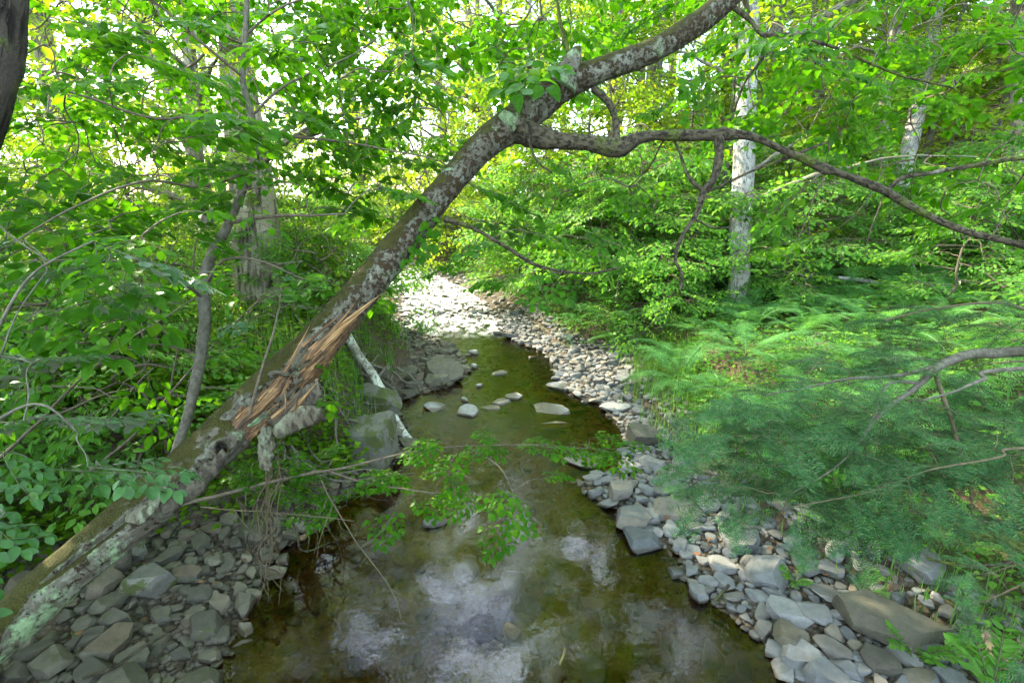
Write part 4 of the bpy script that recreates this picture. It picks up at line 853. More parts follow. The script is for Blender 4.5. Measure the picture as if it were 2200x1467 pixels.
# limbs of the leaning tree
NODES = []
def limb(rows, parent, name='limb', mat=None, sides=14, rough=.17, per=8):
    mb = MB(); a, b = px_path(rows); c, _ = curve_tube(mb, a, b, sides, per, wob=.006, seed=len(NODES), disp=lambda tc, ph, s: rough*fbm(tc*30, 3, 6)+rough*.7*fbm(tc*np.array([0, 0, 14.])+1, 2, 7))
    NODES.append(c); o = part(mb, name, mat or M['bark_branch'], parent); return c
NODES.clear()
limb([(1110, 280, 2.53, 66), (1180, 300, 2.5, 42), (1260, 308, 2.5, 33), (1325, 318, 2.5, 40), (1345, 312, 2.5, 36), (1380, 296, 2.5, 24), (1450, 290, 2.5, 23), (1530, 292, 2.48, 25), (1555, 290, 2.48, 27), (1620, 297, 2.46, 16), (1700, 330, 2.45, 15), (1772, 362, 2.45, 22), (1800, 370, 2.44, 14), (1860, 395, 2.42, 17), (1905, 412, 2.4, 18), (2000, 465, 2.36, 14), (2100, 505, 2.3, 13), (2200, 530, 2.2, 12), (2330, 590, 2.1, 8)], lean, mat=M['bark_branch'], sides=24)
limb([(1545, 292, 2.48, 24), (1545, 335, 2.46, 20), (1533, 385, 2.44, 17), (1512, 412, 2.44, 16), (1495, 460, 2.43, 10), (1465, 510, 2.42, 9), (1452, 558, 2.4, 8), (1466, 592, 2.4, 7), (1458, 628, 2.38, 4)], lean)
limb([(1510, 410, 2.44, 12), (1480, 380, 2.47, 8), (1462, 330, 2.5, 6), (1440, 290, 2.55, 4)], lean, sides=8)
limb([(1515, 412, 2.44, 7), (1560, 395, 2.46, 6), (1620, 365, 2.5, 6), (1690, 340, 2.5, 7), (1780, 305, 2.55, 5)], lean, sides=8)
limb([(1490, 470, 2.43, 5), (1530, 490, 2.45, 4), (1570, 488, 2.47, 3)], lean, sides=6)
limb([(1900, 412, 2.4, 11), (1940, 382, 2.4, 10), (2000, 372, 2.38, 9), (2080, 357, 2.35, 10), (2200, 340, 2.3, 9), (2320, 330, 2.2, 6)], lean, sides=10)
limb([(1275, 190, 2.62, 18), (1308, 222, 2.6, 15), (1324, 262, 2.56, 14), (1324, 312, 2.5, 16)], lean)
limb([(955, 470, 2.38, 16), (1020, 492, 2.36, 9), (1090, 532, 2.34, 8), (1160, 572, 2.3, 7), (1255, 588, 2.26, 5), (1330, 575, 2.2, 3)], lean, sides=8)
limb([(1562, 5, 2.73, 14), (1612, 45, 2.65, 10), (1640, 75, 2.6, 9), (1700, 78, 2.58, 7), (1800, 105, 2.5, 6), (1900, 150, 2.45, 5), (2050, 190, 2.4, 4)], lean, sides=8)
limb([(1640, 75, 2.6, 8), (1648, 110, 2.6, 6), (1600, 180, 2.6, 5), (1570, 260, 2.6, 4)], lean, sides=6)
limb([(1120, 250, 2.5, 8), (1150, 340, 2.4, 5), (1185, 370, 2.35, 4)], lean, sides=6)
limb([(1225, 130, 2.56, 12), (1205, 60, 2.6, 10), (1190, -10, 2.65, 8), (1130, -90, 2.7, 6), (1000, -150, 2.7, 5), (820, -160, 2.6, 4)], lean, sides=8)
limb([(1775, 362, 2.45, 5), (1730, 400, 2.42, 4), (1700, 430, 2.4, 3)], lean, sides=6)
def skip(a, b, d):
    m_ = 330/max(d, 1)
    if 500-m_ < a < 600+m_*.7 and 400 < b < 720 and d < 6.6: return rng.random() < .93
    if 1550-m_*.7 < a < 1610+m_*.7 and 330 < b < 700 and d < 7.5: return rng.random() < .8
    c = 1890+(650-b)*.2
    if abs(a-c) < 50 and 250 < b < 650 and d < 9.5: return rng.random() < .75
    return 940 < a < 1070 and 560 < b < 740
def boxes(bs, gap=38):
    out = []
    for (x0, x1, y0, y1, d0, d1, n) in bs:
        c = []; t = 0
        while len(c) < n and t < n*40:
            t += 1; a, b = rng.uniform(x0, x1), rng.uniform(y0, y1)
            if skip(a, b, d0): continue
            if all((a-u)**2+(b-v)**2 > gap**2 for u, v, _ in c[-60:]): c.append((a, b, rng.uniform(d0, d1)))
        out += c
    return np.array([P(*c) for c in out])
def grow(parent, nodes, anchors, lib=SPR, tmpl=LH, mat='leaf_near', sc=(.75, 1.15), droop=.18, twig='twig', rad=.0045, thin=1., hang=0., flat=.22):
    nodes = np.vstack(nodes); D = np.linalg.norm(anchors[:, None]-nodes[None], axis=2).min(1); anchors = anchors[np.argsort(D)]
    tw = MB(); lv = MB(); dirs = []
    for a in anchors:
        dd = np.linalg.norm(nodes-a, axis=1); j = int(np.argmin(dd)); b = nodes[j]; L_ = dd[j]
        if L_ > .03:
            m1 = b*.66+a*.34+np.array([0, 0, .08*L_])+rng.normal(size=3)*.05*L_; m2 = b*.3+a*.7+np.array([0, 0, .09*L_])+rng.normal(size=3)*.05*L_
            r0 = min(rad*(.6+L_*1.2), rad*2); c, _ = curve_tube(tw, [b, m1, m2, a], [r0, r0*.85, r0*.7, r0*.55], 5, 4); nodes = np.vstack([nodes, c[3:]])
        d = (a-b)*np.array([1, 1, .4]); d = norm(d+rng.normal(size=3)*.35*np.array([1, 1, .3])*max(L_, .2)); dirs.append(norm(d*[1, 1, .5]+[0, 0, -droop-hang]))
    put_sprays(lv, tw, lib, anchors, np.array(dirs), rng.uniform(sc[0], sc[1], len(anchors)), tmpl, flat, thin, prune=True)
    part(tw, 'twigs', M[twig], parent); return part(lv, 'foliage', M[mat], parent, smooth=(tmpl is LH))
LN = list(NODES)+[tp[350:]]
grow(lean, LN, boxes([(1620, 2250, -120, 130, 2.3, 3.6, 40), (1240, 1640, -160, 40, 2.9, 4.0, 20), (1700, 2260, 80, 290, 2.4, 3.5, 38), (1480, 1800, 120, 270, 2.7, 3.6, 10), (1620, 2260, 330, 520, 2.6, 3.6, 14), (620, 1240, -150, 110, 2.6, 4.2, 52), (1000, 1230, 30, 190, 2.9, 4.2, 10), (1150, 1560, 380, 480, 2.8, 3.8, 5)], 60), mat='leaf_near', sc=(.65, 1.1))
twf = [n for n in NODES if topix(n[:1])[0, 1] > 440 and topix(n[:1])[0, 0] < 1000]
grow(lean, twf, boxes([(985, 1330, 470, 600, 2.1, 2.5, 11)], 45), mat='leaf_near', sc=(.35, .6), droop=.3, rad=.003)
grow(lean, [NODES[10]], boxes([(1120, 1200, 330, 390, 2.3, 2.45, 3)], 25), mat='leaf_near', sc=(.3, .45), droop=.7, rad=.003)
tag(lean, 'mossy lichen patched tree leaning across the stream with a torn splintered trunk', 'tree')
# ---------------------------------------------------------------- the slim tree in front of the left bank
NODES.clear()
sap = empty('slim_tree', G(375, 990, .75))
b0 = G(360, 1010, .75)
limb([(372, 985, 2.50, 18), (400, 905, 2.50, 20), (425, 800, 2.5, 22), (440, 700, 2.5, 23), (437, 620, 2.5, 26), (450, 560, 2.5, 22), (490, 480, 2.5, 18), (515, 425, 2.5, 16), (535, 370, 2.5, 15), (552, 320, 2.48, 15), (540, 250, 2.46, 13), (522, 165, 2.44, 12), (528, 80, 2.4, 11), (530, -20, 2.38, 10), (520, -160, 2.35, 7)], sap, 'trunk', M['twig_grey'], 14, .06)
st = MB(); e0 = P(372, 985, 2.5); e2 = P(235, 1120, 3.3); e2[2] = float(height(e2[0], e2[1]))-.1; curve_tube(st, [e2, P(270, 1085, 3.1), P(325, 1035, 2.75), e0], [.045, .034, .026, .0205], 12, 8); part(st, 'trunk_foot', M['twig_grey'], sap)
for rows in ([(552, 320, 2.48, 8), (600, 295, 2.45, 7), (730, 303, 2.4, 5), (880, 330, 2.4, 3)], [(490, 480, 2.5, 9), (560, 468, 2.4, 7), (740, 460, 2.3, 4)], [(522, 165, 2.44, 8), (430, 90, 2.3, 6), (330, 5, 2.2, 5), (200, -80, 2.1, 3)],
             [(440, 640, 2.5, 8), (380, 600, 2.3, 6), (250, 560, 2.1, 5), (60, 560, 1.9, 3)], [(552, 300, 2.46, 8), (450, 250, 2.3, 6), (330, 255, 2.2, 5), (190, 210, 2.1, 5), (90, 180, 2.0, 3)], [(535, 370, 2.5, 8), (430, 400, 2.3, 6), (310, 390, 2.1, 5), (150, 450, 1.95, 4), (0, 540, 1.8, 3)],
             [(437, 620, 2.5, 8), (480, 560, 2.4, 6), (560, 560, 2.3, 4), (650, 600, 2.2, 3)], [(528, 80, 2.4, 6), (600, 20, 2.4, 5), (720, -30, 2.4, 4)], [(540, 250, 2.46, 6), (620, 180, 2.5, 5), (760, 120, 2.5, 3)], [(430, 760, 2.5, 6), (330, 740, 2.3, 5), (180, 770, 2.1, 4), (40, 800, 2.0, 3)]):
    limb(rows, sap, 'branch', M['twig'], 8, .05)
grow(sap, NODES, boxes([(40, 480, -60, 200, 2.0, 3.2, 34), (0, 560, 200, 480, 1.9, 3.2, 42), (560, 1000, 270, 470, 2.2, 3.2, 26), (520, 900, -60, 250, 2.2, 3.2, 30), (0, 480, 480, 640, 1.8, 2.8, 18), (0, 560, 640, 860, 2.2, 2.9, 13), (560, 700, 560, 700, 2.0, 2.3, 4)], 55), mat='leaf_near', sc=(.6, 1.0))
tag(sap, 'slender curving grey stemmed tree rising behind the leaning trunk', 'tree')
# ---------------------------------------------------------------- near twigs at the left edge, lit cool
NODES.clear()
nb = empty('leafy_branch', P(-260, 1150, 1.4))
limb([(-260, 1150, 1.4, 16), (-120, 1000, 1.35, 12), (0, 900, 1.35, 7), (90, 870, 1.35, 5), (170, 930, 1.4, 3)], nb, 'branch', M['twig_grey'], 8, .04)
limb([(-120, 1000, 1.35, 8), (-40, 780, 1.35, 6), (60, 600, 1.4, 5), (200, 520, 1.45, 4)], nb, 'branch', M['twig_grey'], 8, .04)
limb([(-120, 1000, 1.35, 8), (-60, 1050, 1.3, 5), (10, 1100, 1.3, 3)], nb, 'branch', M['twig_grey'], 8, .04)
grow(nb, NODES, boxes([(-90, 190, 890, 1010, 1.35, 1.6, 6), (-90, 0, 1060, 1180, 1.25, 1.4, 2), (0, 300, 480, 620, 1.5, 1.8, 4), (-80, 100, 700, 880, 1.35, 1.6, 3), (-110, -20, 250, 400, 1.25, 1.4, 2)], 70), mat='leaf_cool', sc=(.4, .62), droop=.25, twig='twig_grey', rad=.003)
tag(nb, 'close blue green leafy twigs hanging in from the left edge', 'branch')
NODES.clear()
sb = empty('leafy_branch', P(560, 860, 1.95)); limb([(530, 900, 2.0, 8), (560, 800, 1.95, 6), (585, 720, 1.9, 5), (600, 660, 1.9, 3)], sb, 'branch', M['twig'], 8, .04)
grow(sb, NODES, boxes([(560, 640, 610, 680, 1.85, 1.95, 3)], 30), mat='leaf_cool', sc=(.3, .42), rad=.003); tag(sb, 'short twig with broad toothed leaves above the torn wood', 'branch')
# ---------------------------------------------------------------- dark trunk in the top left corner
ct = empty('tree', (-2.6, 1.6, float(height(-2.6, 1.6)))); NODES.clear()
a, b = px_path([(-190, 560, 2.0, 110), (-100, 380, 1.95, 100), (-32, 220, 1.9, 86), (-5, 90, 1.9, 92), (0, -60, 1.9, 88), (-30, -260, 1.95, 80), (-120, -700, 2.3, 60)])
a = np.vstack([[-2.6, 1.6, .1], a]); b = np.append([.13], b); mb = MB(); curve_tube(mb, a, b, 28, 14, disp=lambda tc, ph, s: .12*fbm(tc*12, 4, 6)); part(mb, 'trunk', M['bark_dark'], ct); tag(ct, 'dark rough trunk cutting the top left corner', 'tree')
# ---------------------------------------------------------------- named trunks in the middle distance
def ground_base(px, py, d):
    p = P(px, py, d); return np.array([p[0], p[1], float(height(p[0], p[1]))])
def htree(rows, bark, label, anchors=None, mat='leaf_mid', disp=.08, sides=30, name='tree', sc=(.8, 1.2), lib=SPRM, group=None, nlimb=6):
    b = ground_base(rows[0][0], rows[0][1], rows[0][2]); o = empty(name, b); a, r = px_path(rows)
    top = a[-1]+(a[-1]-a[-2])/np.linalg.norm(a[-1]-a[-2])*6; a = np.vstack([[b-[0, 0, .5]], a[1:] if a[0][2] < b[2]+.3 else a, [top]]); r = np.concatenate([[r[0]*1.5], r[1:] if len(a)-2 == len(r)-1 else r, [r[-1]*.4]])
    mb = MB(); c, _ = curve_tube(mb, a, r, sides, 14, disp=lambda tc, ph, s: disp*fbm(tc*np.array([16, 16, 2.5])/max(r[1]*4, .4), 4, 5)); part(mb, 'trunk', bark, o)
    if anchors is not None:
        tw = MB(); nodes = [c[len(c)//5:]]
        for k in range(nlimb):
            t_ = anchors[rng.integers(len(anchors))]; zt = t_[2]-.25*np.linalg.norm((t_-c[0])[:2]); j = int(np.argmin(np.abs(c[:, 2]-max(zt, c[0, 2]+1)))); s_ = c[j]; L_ = np.linalg.norm(t_-s_)
            q, _ = curve_tube(tw, [s_, s_*.65+t_*.35+[0, 0, .07*L_], s_*.3+t_*.7+[0, 0, .08*L_], t_], [.012+.012*L_, .010+.008*L_, .012, .006], 7, 5, wob=.03, seed=k); nodes.append(q[2:])
        part(tw, 'limbs', bark if bark is not M['bark_pale'] else M['bark_far'], o); grow(o, nodes, anchors, lib, LL, mat, sc, .1, 'twig', .007)
    return tag(o, label, 'tree', group)
htree([(575, 740, 6.6, 120), (560, 650, 6.6, 104), (550, 500, 6.65, 98), (535, 350, 6.8, 84), (515, 200, 7, 70), (500, 0, 7.3, 60)], M['bark_big'], 'thick furrowed trunk on the left bank behind the slender curving tree', boxes([(-150, 900, -200, 120, 4.2, 8, 110), (0, 1000, 120, 420, 4.4, 8, 110), (600, 900, 350, 640, 5.5, 7.5, 26)], 45), 'leaf_sun', .1, 40)
htree([(442, 790, 7.2, 38), (437, 650, 7.2, 34), (455, 560, 7.2, 30), (425, 400, 7.3, 30), (415, 200, 7.5, 28), (395, 0, 7.8, 24)], M['bark_far'], 'thinner trunk just left of the thick furrowed one, forking high up', boxes([(-200, 600, -200, 100, 4, 8, 60), (-100, 420, 100, 560, 4.2, 8, 55)], 50), 'leaf_sun')
htree([(487, 745, 8.4, 26), (480, 640, 8.4, 24), (458, 470, 8.5, 24), (400, 290, 8.8, 26), (350, 160, 9, 28), (300, 20, 9.3, 26)], M['bark_far'], 'slanting trunk crossing behind, leaning left towards its top', boxes([(-200, 500, -200, 150, 7, 11, 40)], 50), 'leaf_sun')
htree([(1585, 730, 7.6, 56), (1588, 620, 7.7, 46), (1590, 500, 7.8, 44), (1598, 350, 8, 44), (1604, 180, 8.2, 42), (1612, 0, 8.5, 38)], M['bark_pale'], 'straight pale grey trunk standing in the ferns right of centre', boxes([(1350, 2300, -300, 60, 5.5, 10, 80), (1300, 1900, 60, 300, 6, 9.5, 40), (1640, 2250, 280, 560, 6, 9, 36)], 45), 'leaf_mid', .04)
htree([(1888, 660, 9.6, 36), (1905, 560, 9.7, 33), (1932, 420, 9.9, 32), (1962, 280, 10.2, 31), (1990, 140, 10.5, 29), (2015, 0, 10.8, 26)], M['bark_pale'], 'mottled trunk leaning right on the right slope behind the bare limb', boxes([(1700, 2350, -300, 80, 8, 12, 50), (1700, 2300, 60, 520, 8, 12, 40)], 45), 'leaf_mid', .05)
htree([(1700, 600, 13.5, 24), (1708, 500, 13.5, 22), (1728, 380, 13.7, 22), (1750, 200, 14, 21), (1770, 0, 14.3, 18)], M['bark_far'], 'thin grey trunk between the two pale trunks on the right', None)
htree([(1795, 600, 15.5, 15), (1808, 420, 15.5, 14), (1822, 250, 15.8, 13), (1840, 0, 16, 12)], M['bark_pale'], 'very thin pale trunk left of the mottled leaning trunk', None)
htree([(1145, 680, 15, 13), (1147, 540, 15, 11), (1145, 380, 15.2, 10), (1140, 150, 15.4, 9), (1136, -50, 15.6, 8)], M['bark_pale'], 'thin straight pale trunk beyond the stream bend at the centre', boxes([(850, 1500, -150, 130, 9, 14, 60), (880, 1320, 100, 400, 10, 15, 50)], 40), 'leaf_sun', .04, sc=(.8, 1.3))
htree([(1545, 640, 12.5, 18), (1550, 500, 12.6, 17), (1556, 330, 12.8, 16), (1560, 0, 13, 14)], M['bark_far'], 'shaded thin trunk right behind the straight pale one', None)
htree([(2180, 640, 9, 70), (2185, 500, 9, 62), (2192, 330, 9.2, 58), (2205, 0, 9.6, 50)], M['bark_far'], 'stout shaded trunk at the right edge half hidden by leaves', None)
htree([(1860, 640, 14.5, 20), (1872, 480, 14.5, 18), (1885, 250, 14.8, 17), (1900, 0, 15, 15)], M['bark_far'], 'dim trunk seen just left of the mottled leaning trunk', None)
htree([(1075, 600, 17, 30), (1085, 450, 17, 28), (1070, 330, 17.3, 22), (1040, 200, 17.6, 18), (1000, 0, 18, 14)], M['bark_big'], 'sunlit leaning trunk beyond the bend left of the thin pale one', boxes([(560, 1150, 60, 430, 9, 14, 75), (500, 900, -150, 150, 8, 12, 30)], 40), 'leaf_sun', sc=(.8, 1.3))
# ---------------------------------------------------------------- low branch over the water
NODES.clear()
lb = empty('leafy_branch', P(300, 1110, 2.9))
limb([(300, 1110, 2.9, 9), (480, 1060, 2.9, 8), (640, 1022, 2.9, 7), (760, 1000, 2.9, 5), (880, 972, 2.95, 4), (1000, 958, 3.0, 3), (1150, 955, 3.0, 2.5), (1300, 965, 3.0, 2)], lb, 'branch', M['twig'], 8, .05)
limb([(700, 1010, 2.9, 5), (800, 1040, 2.8, 4), (940, 1060, 2.7, 3)], lb, 'branch', M['twig'], 6, .04)
limb([(1000, 958, 3.0, 4), (1070, 1000, 2.8, 3), (1110, 1070, 2.7, 2.5), (1150, 1120, 2.6, 2)], lb, 'branch', M['twig'], 6, .04)
grow(lb, NODES, boxes([(860, 1340, 940, 970, 2.85, 3.1, 15), (490, 960, 1010, 1085, 2.8, 3.0, 26), (1040, 1180, 1000, 1130, 2.6, 2.8, 5), (520, 760, 960, 1010, 2.9, 3.2, 4)], 30), mat='leaf_near', sc=(.34, .55), droop=.02, rad=.0022, flat=.10)
tag(lb, 'low leafy branch reaching out over the dark water from the left bank', 'branch')
# ---------------------------------------------------------------- hemlock boughs at the right
def hem_spray(seed, Ln=.26):
    r = np.random.default_rng(seed); D = []; Pp = []; U = []; S = []; tb = MB()
    def ax(p0, d0, L_, lv):
        n = max(4, int(L_/.02)); p = np.array(p0, float); d = norm(np.array(d0, float)); pts = [p.copy()]; side = 1
        for i in range(n):
            d = norm(d+np.array([0, 0, -.03])+r.normal(size=3)*[.04, .04, .02]); p0_ = p; p = p+d*L_/n; pts.append(p.copy()); f = (i+1)/n; lat = norm(np.cross([0, 0, 1], d)); side = -side
            if lv < 1 and f < .92: ax(p, d*.9+lat*side*.8, L_*.5*(1-.65*f)*r.uniform(.7, 1.2), lv+1)
            for t in (0, .5):
                for sg in (1, -1): Pp.append(p0_*(1-t)+p*t); D.append(norm(lat*sg+d*.35+[0, 0, r.normal()*.12])); U.append(norm(np.array([0, 0, 1])+r.normal(size=3)*.2)); S.append(r.uniform(.015, .023))
        V, F, _ = tube(np.array(pts), np.linspace(.0016 if lv == 0 else .0009, .0006, len(pts)), 3, cap=False); tb.add(V, F)
    ax((0, 0, 0), (1, 0, .05), Ln, 0)
    return frames(np.array(D), np.array(U)), np.array(Pp), np.array(S), np.concatenate(tb.V), np.concatenate(tb.F)
HEM = [hem_spray(i) for i in range(6)]
ND = (np.array([(0, -.12, 0), (.85, -.12, 0), (1, .02, 0), (0, .12, 0)]), [np.array([(0, 1, 2, 3)])])
M['hem_twig'] = simple_mat('hem_twig', (.05, .045, .025), (.13, .10, .055), 60, .8)
hem = empty('hemlock_tree', (3.4, 1.5, float(height(3.4, 1.5)))); NODES.clear()
mb = MB(); curve_tube(mb, [(3.4, 1.5, .2), (3.42, 1.55, 2), (3.38, 1.5, 4), (3.4, 1.6, 8)], [.14, .11, .09, .03], 20, 10, disp=lambda tc, ph, s: .08*fbm(tc*14, 3, 2)); part(mb, 'trunk', M['bark_dark'], hem)
A = np.array([3.4, 1.53, 2.15])
def hl(rows, start=None, **k):
    mb = MB(); a, b = px_path(rows)
    if start is not None: a = np.vstack([[start], a]); b = np.append([b[0]*1.2], b)
    c, _ = curve_tube(mb, a, b, 10, 8, wob=.006, seed=len(NODES)+3, disp=lambda tc, ph, s: .09*fbm(tc*40, 3, 6)); NODES.append(c); part(mb, 'limb', M['twig_grey'] if not k.get('dark') else M['hem_twig'], hem)
hl([(2230, 753, 2.6, 24), (2140, 758, 2.5, 22), (2080, 762, 2.45, 20), (2020, 785, 2.4, 18), (1975, 825, 2.35, 13), (1920, 865, 2.3, 11), (1880, 900, 2.25, 9), (1850, 950, 2.2, 6)], A)
hl([(2020, 783, 2.4, 11), (1950, 802, 2.4, 9), (1890, 810, 2.4, 8), (1830, 812, 2.4, 6), (1740, 830, 2.4, 4), (1640, 850, 2.4, 3)])
hl([(1975, 822, 2.35, 8), (1910, 825, 2.3, 7), (1890, 870, 2.25, 5), (1860, 930, 2.2, 4), (1800, 1000, 2.15, 3), (1700, 1060, 2.1, 3)])
hl([(2006, 790, 2.38, 9), (2025, 840, 2.3, 9), (2045, 900, 2.25, 8), (2062, 960, 2.2, 7), (2078, 1030, 2.15, 7), (2088, 1085, 2.1, 5)], dark=1)
hl([(2200, 790, 2.2, 10), (2110, 815, 2.2, 8), (2050, 838, 2.2, 5), (1980, 860, 2.2, 4)], A+[0, 0, -.1])
hl([(2260, 960, 1.9, 6), (2150, 980, 1.9, 5), (2000, 1010, 1.95, 3.5), (1850, 1060, 2.0, 2.5), (1700, 1090, 2.0, 3)], A+[0, -.05, -.45], dark=1)
hl([(2350, 1200, 1.5, 8), (2260, 1225, 1.5, 5), (2180, 1260, 1.55, 4), (2110, 1290, 1.6, 3)], A+[0, -.1, -.8], dark=1)
hl([(2300, 660, 2.6, 10), (2150, 650, 2.5, 6), (2000, 665, 2.5, 4), (1900, 690, 2.5, 3)], A+[0, .1, .3], dark=1)
grow(hem, NODES, boxes([(1560, 2240, 770, 960, 2.1, 2.7, 95), (1480, 1950, 880, 1080, 2.0, 2.5, 90), (1930, 2240, 900, 1130, 1.9, 2.3, 50), (1660, 1960, 1060, 1140, 2.0, 2.3, 16), (1880, 2250, 640, 770, 2.4, 2.8, 34)], 14), HEM, ND, 'needle', (.7, 1.15), .12, 'hem_twig', .0022)
grow(hem, NODES[6:7], boxes([(2080, 2280, 1210, 1340, 1.4, 1.7, 16), (2130, 2290, 1340, 1470, 1.3, 1.6, 10)], 14), HEM, ND, 'needle', (.4, .6), .12, 'hem_twig', .0016)
tag(hem, 'hemlock spreading soft needled boughs over the right bank', 'tree')
# ---------------------------------------------------------------- roots, poles and dead wood
def wood_thing(name, rows, mat, label, cat, sides=12, rough=.12, extra=(), world=False, group=None):
    mb = MB(); a, b = px_path(rows)
    curve_tube(mb, a, b, sides, 8, wob=.008, seed=int(rows[0][0]), disp=lambda tc, ph, s: rough*fbm(tc*25, 3, 6))
    for e in extra: aa, bb = px_path(e); curve_tube(mb, aa, bb, 8, 6, wob=.006, seed=int(e[0][1]), disp=lambda tc, ph, s: rough*fbm(tc*25, 3, 6))
    o = mb.build(name, mat, loc=a[0]); return tag(o, label, cat, group)
M['speckled'] = bark_mat('speckled', (.16, .14, .11), (.30, .28, .23), (.05, .04, .03), (.55, .56, .48), .6, 50, .7, 0, .52, .008)
wood_thing('dead_pole', [(742, 715, 6.2, 20), (775, 770, 6.0, 18), (805, 810, 5.85, 19), (830, 862, 5.65, 18), (855, 910, 5.5, 16), (878, 945, 5.35, 17)], M['speckled'], 'lichen speckled dead pole slanting down the left bank to the water', 'pole', extra=[[(805, 812, 5.85, 8), (800, 850, 5.8, 6), (802, 880, 5.75, 4)]])
r2 = np.random.default_rng(5)
def root_thing(seedpts, label, n, zt, drop, mat, r0, name='exposed_roots'):
    mb = MB(); base = None
    for i in range(n):
        px, py, d = seedpts[r2.integers(len(seedpts))]; p = P(px+r2.normal()*14, py+r2.normal()*10, d+r2.normal()*.08); base = p if base is None else base
        q = [p]; dv = norm(np.array([r2.normal()*.6+.3, r2.normal()*.5-.3, -.5])); ln = drop*r2.uniform(.4, 1.2)
        for k in range(7):
            dv = norm(dv+r2.normal(size=3)*.38+np.array([.05, -.05, -.12])); nx_ = q[-1]+dv*ln/7; hz = float(height(nx_[0], nx_[1])); nx_[2] = max(nx_[2], max(hz, 0)+.01); q.append(nx_)
        rr = r0*r2.uniform(.4, 1.3); curve_tube(mb, q, rr*np.linspace(1, .25, 8), 7, 5, wob=.012, seed=i, disp=lambda tc, ph, s: .15*fbm(tc*25, 2, 6))
    o = mb.build(name, mat, loc=base); return tag(o, label, 'roots')
root_thing([(800, 770, 6.3), (830, 790, 6.2), (770, 800, 6.1)], 'gnarled roots curling out of the bank beside the dead pole', 20, 1, .8, M['twig_grey'], .020)
root_thing([(700, 900, 5.0), (740, 930, 4.9), (650, 930, 4.6), (720, 880, 5.2), (610, 960, 4.3)], 'tangled mossy roots round the big grey boulder on the left bank', 34, 1, .95, M['twig_grey'], .016)
root_thing([(640, 1060, 3.6), (560, 1080, 3.4), (700, 1050, 3.8), (600, 1010, 3.8)], 'thin dark roots hanging over the shaded gravel', 40, 1, .6, M['bark_branch'], .010)
def hang_roots():
    mb = MB(); b = P(590, 940, 2.25)
    for i in range(12):
        px = 585+r2.normal()*9; y0 = r2.uniform(905, 1050); ye = r2.uniform(1150, 1300); rows = []
        for k in range(6):
            t = k/5; rows.append((px+(-22*t+r2.normal()*11)+16*math.sin(t*3+i), y0+(ye-y0)*t, 2.2+.25*t+r2.normal()*.01, 2.6*(1-.6*t)))
        a, c = px_path(rows); curve_tube(mb, a, c, 4, 5, wob=.006, seed=i)
    return tag(mb.build('hanging_rootlets', M['hem_twig'], loc=b), 'bunch of pale dry rootlets hanging below the torn trunk', 'roots')
hang_roots()
wood_thing('bare_twig', [(690, 1030, 2.7, 4), (715, 1080, 2.65, 3.5), (775, 1175, 2.6, 3), (840, 1265, 2.5, 2.5), (862, 1330, 2.45, 1.6)], M['hem_twig'], 'thin bare twig dangling over the dark water', 'twig', 5, .05, [[(775, 1175, 2.6, 2), (810, 1150, 2.6, 1.5), (850, 1100, 2.6, 1)], [(840, 1265, 2.5, 1.5), (900, 1300, 2.5, 1)], [(715, 1080, 2.65, 2), (690, 1150, 2.6, 1.4), (680, 1200, 2.6, 1)]])
wood_thing('bare_twig', [(430, 1090, 2.4, 4), (500, 1095, 2.4, 3), (640, 1105, 2.45, 2.5), (760, 1120, 2.5, 1.6)], M['hem_twig'], 'thin bare twig reaching right from below the leaning trunk', 'twig', 5, .05, [[(500, 1095, 2.4, 2), (540, 1140, 2.4, 1.5), (600, 1180, 2.4, 1)]])
wood_thing('stick', [(1218, 1380, 2.8, 10), (1212, 1402, 2.78, 8), (1200, 1428, 2.72, 5)], M['bark_dark'], 'short dark stick poking out of the bright reflection', 'stick', 8)
wood_thing('stick', [(1568, 1255, 3.2, 7), (1550, 1275, 3.2, 6), (1535, 1292, 3.2, 5)], M['bark_dark'], 'forked twig lying on the wet stones at the water edge', 'stick', 8, extra=[[(1552, 1272, 3.2, 4), (1556, 1290, 3.2, 3)]])
wood_thing('fallen_branch', [(1760, 748, 6.0, 11), (1830, 728, 6.0, 12), (1900, 712, 6.0, 12), (2010, 690, 6.0, 10), (2080, 676, 6.0, 7)], M['bark_pale'], 'long fallen branch lying over the ferns', 'branch', extra=[[(1850, 725, 6, 6), (1940, 725, 5.9, 6), (2020, 712, 5.9, 5)]])
wood_thing('fallen_branch', [(1800, 596, 7.4, 8), (1860, 604, 7.4, 11), (1920, 615, 7.4, 11), (1985, 628, 7.4, 12), (2030, 640, 7.3, 9)], M['bark_pale'], 'bleached dead branch beside the foot of the mottled trunk', 'branch', extra=[[(1890, 610, 7.4, 6), (1960, 640, 7.4, 5)], [(2060, 580, 7.3, 4), (2110, 640, 7.3, 5)], [(1950, 545, 7.4, 4), (1985, 620, 7.4, 5)], [(2120, 560, 7.2, 4), (2080, 610, 7.3, 4), (2050, 650, 7.3, 5)]])
wood_thing('fallen_log', [(2055, 1140, 2.9, 22), (2120, 1150, 2.8, 24), (2200, 1175, 2.7, 26), (2330, 1220, 2.6, 26)], M['bark_branch'], 'grey log lying on the brown litter under the hemlock', 'log', 16, extra=[[(2090, 1120, 3, 12), (2160, 1125, 2.95, 14), (2260, 1155, 2.9, 14)], [(1990, 1200, 2.9, 6), (2080, 1215, 2.85, 7), (2180, 1205, 2.8, 8)]])
wood_thing('fallen_branch', [(60, 870, 4.3, 14), (200, 850, 4.3, 13), (330, 815, 4.4, 12), (450, 775, 4.5, 9)], M['bark_far'], 'dead branch lying in the undergrowth behind the slender tree', 'branch')
